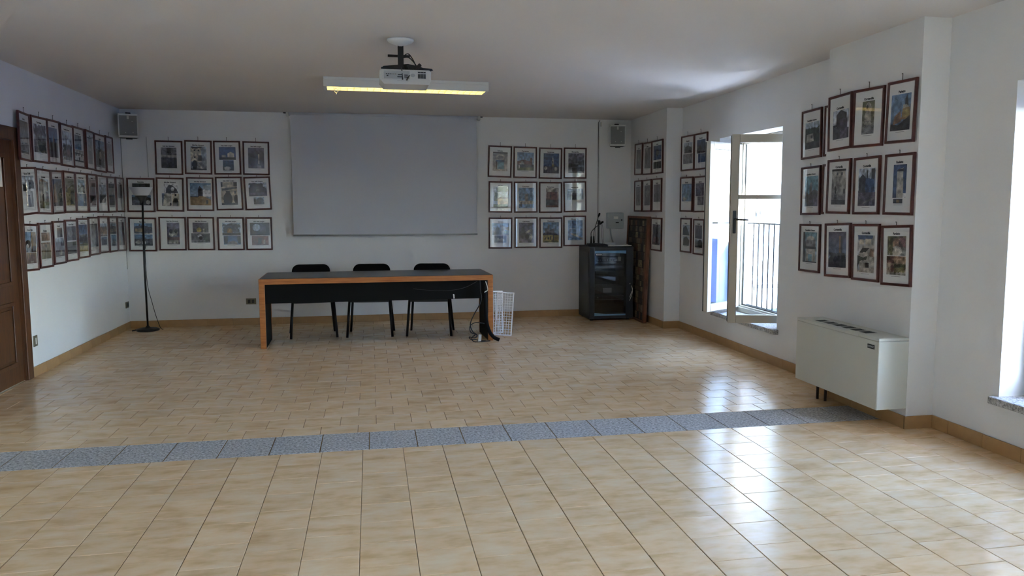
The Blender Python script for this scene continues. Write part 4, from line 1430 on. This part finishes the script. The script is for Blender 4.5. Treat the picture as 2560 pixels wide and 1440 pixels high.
BR = [
 ['top', (1.737, 2.142, -.029, 0), 'Saliceto', 'photo of a carved church portal', [(.2, .2, .82, .80, 'S s S;R 0 .93 1 1 d;E .5 .72 .3 .18 S;E .5 .7 .2 .12 s;R .22 .48 .78 .58 B;R .22 .1 .3 .5 d;R .32 .1 .75 .5 c;R 0 0 1 .08 S;N 10')]],
 ['top', (2.086, 2.134, -.013, 0), 'Camerana', 'photo of a chapel in a field', [(.16, .24, .87, .82, 'S b p;P r 0 .5 .35 .6 .9 .5 .9 .3 0 .3;P S .12 .35 .3 .55 .42 .4 .42 .2 .12 .2;R 0 .15 1 .35 k;R .78 .3 .86 .7 r;P k .86 .3 .87 .75 .92 .7 .92 .3;R 0 0 1 .16 G;E .12 .2 .04 .1 w;N 10')]],
 ['top', (2.441, 2.126, -.015, 0), 'Camerana', 'photo of a pale steeple', [(.2, .18, .87, .82, 'S B B;P S .52 .2 .54 .65 .6 .85 .66 .65 .68 .2;R .56 .5 .62 .62 d;R .54 .18 .68 .45 y;R 0 0 1 .35 k;E .15 .25 .1 .1 S;E .8 .22 .1 .1 S;N 10')]],
 ['top', (2.792, 2.132, -.002, 0), 'Monesiglio', 'photo of a dark stone wall', [(.2, .18, .9, .82, 'S v k;R 0 .3 .6 .45 d;R .6 0 1 .6 k;N 16')]],
 ['middle', (1.742, 1.664, -.010, 0), 'Saliceto', 'photo of a round tower, red roofs', [(.2, .17, .82, .83, 'S p p;F .2 .75 1 1 d;P G .05 .3 .08 .72 .3 .72 .3 .3;P o .28 .15 .28 .42 1 .42 1 .15;P r .25 .42 .5 .5 1 .47 1 .42;R 0 0 1 .16 G;N 10')]],
 ['middle', (2.094, 1.662, .006, 0), 'Camerana', 'photo of a castle in snow', [(.2, .15, .85, .8, 'S b b;R .4 .3 .6 .7 s;R 0 .18 1 .35 S;R .1 .05 .2 .3 d;N 15')]],
 ['middle', (2.443, 1.659, -.001, 0), 'Camerana', 'photo of a reddish brick house', [(.3, .18, .85, .8, 'S S r;R .1 .4 .9 .8 r;R .3 .5 .4 .65 d;R 0 .1 1 .4 k;N 15')]],
 ['middle', (2.792, 1.670, .024, 0), 'Monesiglio', 'photo of a grey landscape', [(.16, .4, .87, .76, 'S p s;R 0 0 1 .55 k;P v 0 .55 .5 .6 1 .5 1 .45 0 .4;N 12')]],
 ['bottom', (1.740, 1.172, -.011, 0), 'Saliceto', 'photos of a towered stone castle', [(.16, .44, .85, .82, 'S b p;P k .2 0 .2 .6 .3 .65 .45 .6 .45 .8 .75 .78 .75 0;P S .55 0 .55 .78 .75 .72 .75 0;R .75 .4 1 .65 o;F .7 0 1 .4 G;R 0 0 .25 .35 k;N 10'), (.25, .19, .75, .42, 'S v k;E .3 .4 .08 .3 S;E .6 .35 .25 .25 S;N 13')]],
 ['bottom', (2.097, 1.176, -.002, 0), 'Camerana', 'photo of a violet carved relief', [(.2, .17, .83, .82, 'S v v;E .25 .5 .15 .3 k;E .55 .3 .12 .12 d;P S .4 .5 .8 .7 .9 .6 .5 .45;E .8 .3 .12 .15 S;N 15')]],
 ['bottom', (2.448, 1.172, .001, 0), 'Camerana', 'photo of a castle above yellow houses', [(.15, .18, .85, .84, 'S b p;P s .12 .35 .15 .7 .3 .7 .32 .9 .42 .9 .42 .6 .7 .72 .75 .35;P k 0 .45 .3 .5 .9 .42 .9 .35 0 .35;R 0 0 1 .36 y;E .15 .2 .04 .06 d;E .35 .2 .04 .06 d;E .5 .22 .04 .1 d;R .62 .1 .7 .4 k;F 0 0 1 .1 G;N 10')]],
 ['bottom', (2.790, 1.195, .004, 0), 'Monesiglio', 'photo of a blue river scene', [(.2, .2, .85, .85, 'S B b;R .6 .2 .75 .9 B;R .1 .55 .5 .6 p;P S .2 .35 .5 .3 1 .1 1 0 .6 .15 .2 .3;N 15')]],
]
LW = [
 ['top', (7.912, 2.151, -.017, -.099), 'Igliano', 'photo of a pale facade', [(.15, .15, .85, .82, 'S k p;R 0 .8 1 .95 k;R .1 .35 .9 .5 S;R 0 .1 1 .3 s;R 0 0 1 .08 k;N 12')]],
 ['top', (8.262, 2.151, -.011, .063), 'Torresina', 'photo of a gabled chapel', [(.15, .22, .9, .83, 'S p s;F 0 .6 1 1 v;P s .05 .3 .1 .55 .45 .72 .8 .5 .85 .2 .05 .2;R .35 .45 .45 .55 d;F .25 0 1 .45 g;R 0 0 .3 .2 k;N 12')]],
 ['top', (8.625, 2.158, .009, -.013), 'Torresina', 'photo of a red steeple, blue sky', [(.1, .15, .8, .82, 'S B b;P r .5 .4 .5 .65 .57 .8 .64 .65 .64 .4;F 0 .2 1 .52 g;R 0 0 1 .22 k;N 10')]],
 ['top', (8.962, 2.150, -.026, .036), CT_, 'photo of a lone tower above trees', [(.15, .15, .85, .83, 'S p p;P k .35 .5 .37 .85 .43 .85 .45 .5;F 0 .1 1 .58 k;E .6 .25 .2 .15 r;R .1 .02 .9 .1 s;N 12')]],
 ['top', (9.298, 2.153, -.020, .015), CT_, 'photos of a white house front', [(.2, .45, .75, .8, 'S k b;N 8'), (.1, .15, .9, .44, 'S S w;P d 0 .75 1 .7 1 .62 0 .67;R .15 .5 .25 .65 d;R .45 .5 .55 .65 d;R .75 .5 .85 .65 d;R .48 .12 .62 .4 d;R 0 0 1 .12 k;N 8')]],
 ['top', (9.628, 2.148, -.011, -.060), u'Cigli\u00e8', 'photo of a grey wall', [(.2, .15, .8, .82, 'S s s;R .2 0 .8 .5 k;N 10')]],
 ['top', (9.958, 2.137, -.029, .055), u'Cigli\u00e8', 'photo of a green hill ruin', [(.12, .12, .9, .83, 'S b s;F 0 0 1 .7 g;E .5 .45 .15 .15 S;N 12')]],
 ['top', (10.290, 2.141, -.002, -.06), 'Paroldo', 'photo of pale stonework', [(.2, .2, .85, .8, 'S s S;N 9')]],
 ['middle', (7.940, 1.674, .049, .060), u'Rocca Cigli\u00e8', 'photos of dark trees, doorway', [(.2, .5, .85, .82, 'S p w;F 0 0 .45 .45 g;F .45 .1 1 .75 k;R .2 .3 .3 1 s;P k .7 .6 .75 1 .82 .6;N 12'), (.35, .16, .75, .49, 'S w s;R .3 0 .55 .75 v;R 0 0 .2 1 s;R .75 0 .95 1 s;N 10')]],
 ['middle', (8.302, 1.674, -.021, .020), 'Torresina', 'photo of an arched ruin in grass', [(.2, .13, .85, .78, 'S p S;P t .05 .6 .05 .95 .3 1 .95 .9 .9 .6;P S .1 .25 .1 .9 .75 .9 .8 .25;E .4 .3 .1 .2 d;R .3 .1 .5 .3 d;P r .7 .2 .7 .55 .95 .55 .95 .2;F 0 0 1 .25 G;N 10')]],
 ['middle', (8.634, 1.675, .020, -.025), 'Marsaglia', 'photo of a tan tower by trees', [(.15, .18, .9, .8, 'S B k;P t .05 .15 .1 .8 .35 .85 .4 .15;F .4 0 1 .9 g;R .2 .02 .27 .25 r;N 10')]],
 ['middle', (8.972, 1.682, 0, -.008), CT_, 'photo of an olive green wall', [(.15, .18, .9, .82, 'S G y;F .5 0 1 .5 g;R 0 .5 .2 .7 d;N 10')]],
 ['middle', (9.305, 1.680, -.008, .025), CT_, 'photos of a village, blue field', [(.2, .5, .8, .83, 'S b p;F 0 0 1 .6 k;E .3 .6 .15 .15 p;N 12'), (.12, .17, .88, .48, 'S B B;R .75 .25 .82 .4 w;N 7')]],
 ['middle', (9.640, 1.681, .003, -.032), 'Roascio', 'photo of reddish masonry', [(.2, .15, .85, .85, 'S r r;E .5 .3 .3 .1 d;E .5 .7 .25 .1 k;N 15')]],
 ['middle', (9.975, 1.676, -.012, .033), u'Cigli\u00e8', 'photo of a mast on a hill', [(.2, .25, .85, .75, 'S p p;R .3 .3 .36 .95 k;F 0 0 1 .5 k;N 10')]],
 ['middle', (10.312, 1.675, .007, -.02), 'Igliano', 'photo of a dark grey gateway', [(.2, .15, .85, .8, 'S s k;R 0 0 1 .5 d;E .5 .65 .2 .2 s;N 13')]],
 ['middle', (10.642, 1.678, -.008, -.012), 'Paroldo', 'photo of a stone window', [(.25, .4, .8, .8, 'S s s;E .4 .2 .2 .2 d;N 12')]],
 ['bottom', (7.934, 1.168, -.040, -.008), u'Rocca Cigli\u00e8', 'photos of an arch, pink fresco', [(.15, .4, .88, .83, 'S b p;R .55 0 1 1 o;E .25 .4 .25 .2 d;E .2 .3 .12 .1 w;F .6 0 1 .3 k;N 12'), (.2, .16, .88, .39, 'S o r;E .55 .4 .3 .45 r;R .4 .05 .7 .2 S;N 12')]],
 ['bottom', (8.270, 1.172, -.015, -.024), 'Torresina', 'photos of brown carved wood', [(.2, .6, .85, .78, 'S t t;N 12'), (.15, .2, .88, .56, 'S t G;R .48 0 .54 1 S;E .5 .8 .12 .1 d;N 13')]],
 ['bottom', (8.605, 1.183, -.010, -.030), 'Roascio', 'photos of a tower, dark thicket', [(.35, .62, .8, .84, 'S t k;N 13'), (.15, .18, .9, .6, 'S p k;F 0 0 1 .8 v;E .6 .2 .2 .15 S;N 12')]],
 ['bottom', (8.950, 1.190, -.009, 0), CT_, 'photos of a grey vault, field', [(.12, .5, .9, .84, 'S v k;E .4 .5 .25 .25 s;N 12'), (.12, .18, .9, .47, 'S G k;R 0 .5 1 .6 d;N 10')]],
 ['bottom', (9.290, 1.200, -.013, .007), CT_, 'photo of deep blue sky over wheat', [(.12, .17, .9, .84, 'S B b;F 0 .3 1 .65 k;R 0 0 1 .2 y;R 0 .2 1 .3 G;N 10')]],
 ['bottom', (9.632, 1.210, -.005, 0), u'Cigli\u00e8', 'photo of a pale corner wall', [(.12, .22, .9, .82, 'S s p;R .75 0 .95 1 v;R 0 .95 1 1 k;N 8')]],
 ['bottom', (9.968, 1.215, -.009, 0), 'Igliano', 'photos of a brown hamlet', [(.12, .45, .85, .8, 'S p t;F 0 0 1 .75 t;P k .45 .6 .5 1 .55 .6;N 12'), (.2, .22, .8, .43, 'S v v;N 8')]],
 ['bottom', (10.300, 1.209, -.007, -.016), 'Igliano', 'photos of a chapel, teal statue', [(.15, .5, .85, .84, 'S s k;E .4 .7 .2 .3 d;R 0 0 1 .2 d;N 12'), (.25, .17, .8, .48, 'S c s;E .5 .2 .3 .3 k;R .45 .5 .6 .9 k;N 10')]],
 ['bottom', (10.634, 1.201, -.035, -.003), 'Paroldo', 'photo of a narrow lane', [(.15, .17, .85, .84, 'S s s;P k .5 .4 .6 1 .9 1 .9 .2;R 0 0 .3 .6 t;N 12')]],
]
RF = [
 ['top', (10.455, 2.173, -.020, .02), 'Levice', 'photo of a grey gothic window', [(.2, .2, .8, .8, 'S k v;E .5 .5 .2 .3 s;N 10')]],
 ['top', (10.100, 2.162, -.017, -.032), 'Levice', 'photo of dim stone carvings', [(.2, .2, .85, .83, 'S s k;E .3 .5 .2 .3 d;R .5 .5 .9 1 k;N 13')]],
 ['top', (9.700, 2.159, .020, -.088), 'Levice', 'photos of a deep blue tower view', [(.15, .42, .85, .84, 'S B B;E .5 .5 .2 .2 k;R .35 0 .6 .15 B;N 10'), (.15, .16, .85, .36, 'S g k;N 12')]],
 ['middle', (10.450, 1.676, .002, .02), 'Feisoglio', 'photo of a violet grey thicket', [(.2, .2, .8, .8, 'S v s;F .2 .2 .8 .6 k;N 10')]],
 ['middle', (10.105, 1.677, .014, -.008), 'Feisoglio', 'photo of a dark chapel front', [(.2, .2, .85, .82, 'S k k;E .5 .6 .3 .2 s;N 13')]],
 ['middle', (9.727, 1.679, .007, -.017), 'Feisoglio', 'photo of a lavender dusk', [(.15, .3, .85, .82, 'S v v;F 0 0 1 .5 k;N 10')]],
 ['bottom', (9.705, 1.180, -.010, -.075), 'Levice', 'photo of dark reddish altarpiece', [(.15, .18, .85, .8, 'S v k;F .1 0 .9 .4 r;E .5 .7 .3 .2 k;N 15')]],
]
RW = [
 ['top', (9.205, 2.178, .005, -.10), 'Bergolo', 'photos of a gabled church', [(.2, .5, .85, .8, 'S p s;P k .1 0 .15 .6 .5 .7 .9 .5 .9 0;R .5 .7 .54 .95 k;N 8'), (.15, .2, .88, .48, 'S s s;N 8')]],
 ['top', (8.825, 2.175, .008, -.07), 'Bergolo', 'photos of blue stairs', [(.2, .45, .85, .82, 'S B k;F 0 0 .5 .6 k;N 10'), (.3, .2, .9, .44, 'S B B;N 8')]],
 ['middle', (9.231, 1.681, -.007, -.08), 'Bergolo', 'photo of a light blue mural', [(.12, .3, .9, .8, 'S b b;E .3 .15 .2 .12 S;P c .3 .2 .5 .5 .7 .2;N 10')]],
 ['middle', (8.83, 1.678, .013, -.05), 'Bergolo', 'photos of grey violet stones', [(.15, .45, .8, .8, 'S v v;N 10'), (.3, .2, .8, .44, 'S s v;N 10')]],
 ['bottom', (9.255, 1.182, .002, -.011), 'Bergolo', 'photos of green tree silhouettes', [(.2, .5, .85, .8, 'S p p;P g 0 0 .05 .7 .5 .95 .7 .6 .9 .2 1 0;N 7'), (.25, .2, .85, .47, 'S p p;P g 0 0 .05 .8 .5 1 1 .6 .9 0;N 7')]],
 ['bottom', (8.858, 1.176, .003, .017), 'Bergolo', 'photos of a dark cave mouth', [(.15, .45, .8, .82, 'S v k;N 10'), (.15, .2, .85, .43, 'S p k;E .7 .5 .3 .5 d;N 8')]],
]
RA = [
 ['top', (6.447, 2.166, .023, .01), CU, 'photo of a pale hut below trees', [(.18, .2, .9, .74, 'S p b;F 0 .5 1 .8 g;R 0 .2 1 .55 g;P S .1 .22 .1 .55 .55 .58 .6 .28;R .38 .38 .5 .5 k;R 0 0 1 .24 k;N 10')]],
 ['middle', (6.427, 1.672, .017, .03), CU, 'photo of a tower against teal sky', [(.2, .18, .88, .8, 'S c c;P s .35 .4 .38 .78 .55 .8 .58 .4;P k 0 0 0 .5 .3 .4 .7 .55 1 .5 1 0;F .3 0 1 .4 v;N 12')]],
 ['bottom', (6.415, 1.169, .007, -.02), CU, 'photo of a domed church', [(.18, .2, .85, .83, 'S c p;P k 0 0 0 1 .12 1 .2 .6 .2 0;E .55 .78 .28 .1 S;R .2 .5 .9 .75 s;R .15 .45 .95 .52 k;R .22 0 .9 .46 S;R .4 0 .65 .28 c;R 0 0 1 .04 k;N 10')]],
]
RB = [
 ['top', (6.085, 2.17, .0, 0), 'Gorzegno', 'picture mostly hidden behind the pier', [(.2, .2, .8, .8, 'S s k;N 10')]],
 ['middle', (6.083, 1.68, .0, 0), 'Gorzegno', 'picture mostly hidden behind the pier', [(.2, .2, .8, .8, 'S v k;N 10')]],
]
RP = [
 ['top', (5.686, 2.185, .024, .026), 'Cortemilia', 'photo of a polygonal tower roof', [(.2, .2, .88, .72, 'S p w;P k .2 .3 .22 .85 .5 1 .85 .88 .85 .3;R 0 0 1 .35 k;R .45 0 .9 .7 v;F 0 .3 .2 .5 k;N 10')]],
 ['top', (5.310, 2.181, -.013, -.09), 'Cortemilia', 'photo of a stone statue', [(.3, .22, .7, .78, 'S G s;E .5 .75 .25 .22 S;E .48 .5 .28 .25 S;R .25 .05 .75 .4 s;E .4 .82 .1 .06 d;E .5 .32 .3 .06 S;N 12')]],
 ['top', (4.952, 2.183, -.028, .044), 'Perletto', 'photo of an ochre church dome', [(.15, .2, .83, .78, 'S b b;P k .68 .5 .72 .85 .78 .98 .85 .85 .9 .5;P S .6 .5 .62 .7 .8 .7 .95 .6 1 .45 1 .3;P o .55 .3 .6 .6 .95 .62 1 .3;P t .1 .15 .2 .4 .5 .55 .55 .25;P k 0 0 0 .2 .4 .15 1 .4 1 0;P y .62 .35 .65 .55 .9 .55 .95 .4;N 10')]],
 ['middle', (5.673, 1.689, -.007, .029), 'Cortemilia', 'photo of a square stone tower', [(.2, .17, .82, .82, 'S S s;R 0 .95 1 1 d;R .35 .82 .45 .9 k;R .65 .82 .75 .9 k;P p .95 .85 1 .85 1 1 .97 1;E .3 .42 .06 .1 d;R .25 .3 .35 .42 d;R .2 .15 .4 .28 k;R .85 .3 .95 .45 k;R 0 0 1 .14 k;N 12')]],
 ['middle', (5.313, 1.687, .009, .027), 'Cortemilia', 'photo of a bluish gabled castle', [(.18, .15, .85, .8, 'S p p;P k 0 .3 .05 .75 .25 .85 .45 .75 .45 .3;R .48 .4 .55 .95 k;R .75 .3 .95 .98 k;P B .4 .25 .42 .75 .9 .7 1 .25;R 0 0 1 .35 v;P s .3 .1 1 .25 1 .18 .3 .05;N 12')]],
 ['middle', (4.943, 1.687, -.005, .028), 'Perletto', 'photo of a tall tower, blue sky', [(.3, .28, .75, .82, 'S B B;P S .28 0 .3 .85 .75 .9 .8 0;P k .28 .85 .8 .88 .8 .8 .3 .8;R .8 0 1 .14 w;N 10'), (.33, .19, .65, .265, 'S k k;R .35 .2 .65 .8 o;N 6')]],
 ['bottom', (5.646, 1.193, .037, -.05), 'Cortemilia', 'photo of a round tower at dusk', [(.14, .18, .83, .84, 'S v b;P t .6 .35 .6 .88 .72 .88 .72 .35;P k .7 .35 .7 .88 .8 .88 .8 .35;F 0 .2 1 .42 k;R 0 0 1 .25 k;N 8')]],
 ['bottom', (5.295, 1.195, .022, -.005), 'Cortemilia', 'photo of a village street corner', [(.2, .15, .83, .8, 'S S p;P B 0 1 .05 .85 .9 .92 .9 1;R .1 .75 .35 .88 W;R .45 .76 .8 .9 W;P S 0 .4 .3 .72 1 .75 1 0 .2 0;P d .1 .52 .3 .66 .7 .66 .5 .55;P g 0 .1 0 .45 .35 .4 .6 .45 .55 .35 .15 .3;P t .7 .45 .75 .65 .95 .62 .95 .42;R .5 .13 .7 .27 k;R 0 0 1 .05 S;N 10')]],
 ['bottom', (4.941, 1.193, .041, .003), 'Perletto', 'photos of worn reddish frescoes', [(.2, .5, .82, .82, 'S G s;E .45 .6 .3 .3 t;E .5 .25 .3 .25 S;F .6 .4 1 1 r;F 0 0 .3 1 G;N 16'), (.18, .18, .82, .49, 'S t S;F 0 .6 .4 1 r;F .4 .1 1 .6 G;E .3 .35 .1 .2 r;N 16')]],
]
seed = 11
for (lst, kind, plane, where, group, side) in (
        (BL, 'b', YB, 'left of screen', 'framed photos left of the screen', 'from left'),
        (BR, 'b', YB, 'right of screen', 'framed photos right of the screen', 'from left'),
        (LW, 'l', XL, 'left wall', 'framed photos on the left wall', 'from door'),
        (RF, 'r', XP, 'above collage board', 'framed photos above the collage board', 'from corner'),
        (RW, 'r', XR, 'beyond window', 'framed photos beyond the open window', 'from left'),
        (RA, 'r', XR, 'between window and pier', 'framed photos between window and pier', None),
        (RB, 'r', XR, '', 'framed photos between window and pier', None),
        (RP, 'r', XP, 'on the pier', 'framed photos on the pier', 'from left')):
    cnt = {}
    for (row, pose, title, desc, prints) in lst:
        i = cnt.get(row, 0)
        cnt[row] = i + 1
        if side is None:
            label = 'framed %s, %s row%s' % (desc, row, ' ' + where if where else '')
        elif lst is RF and row == 'bottom':
            label = 'framed %s, bottom row right of collage board' % desc
        else:
            label = 'framed %s, %s row %s %s, %s' % (desc, row, ORD[i], side, where)
        picture(kind, plane, pose[0], pose[1], pose[2], pose[3], title, prints, label, group, seed, 0.0)
        seed += 1
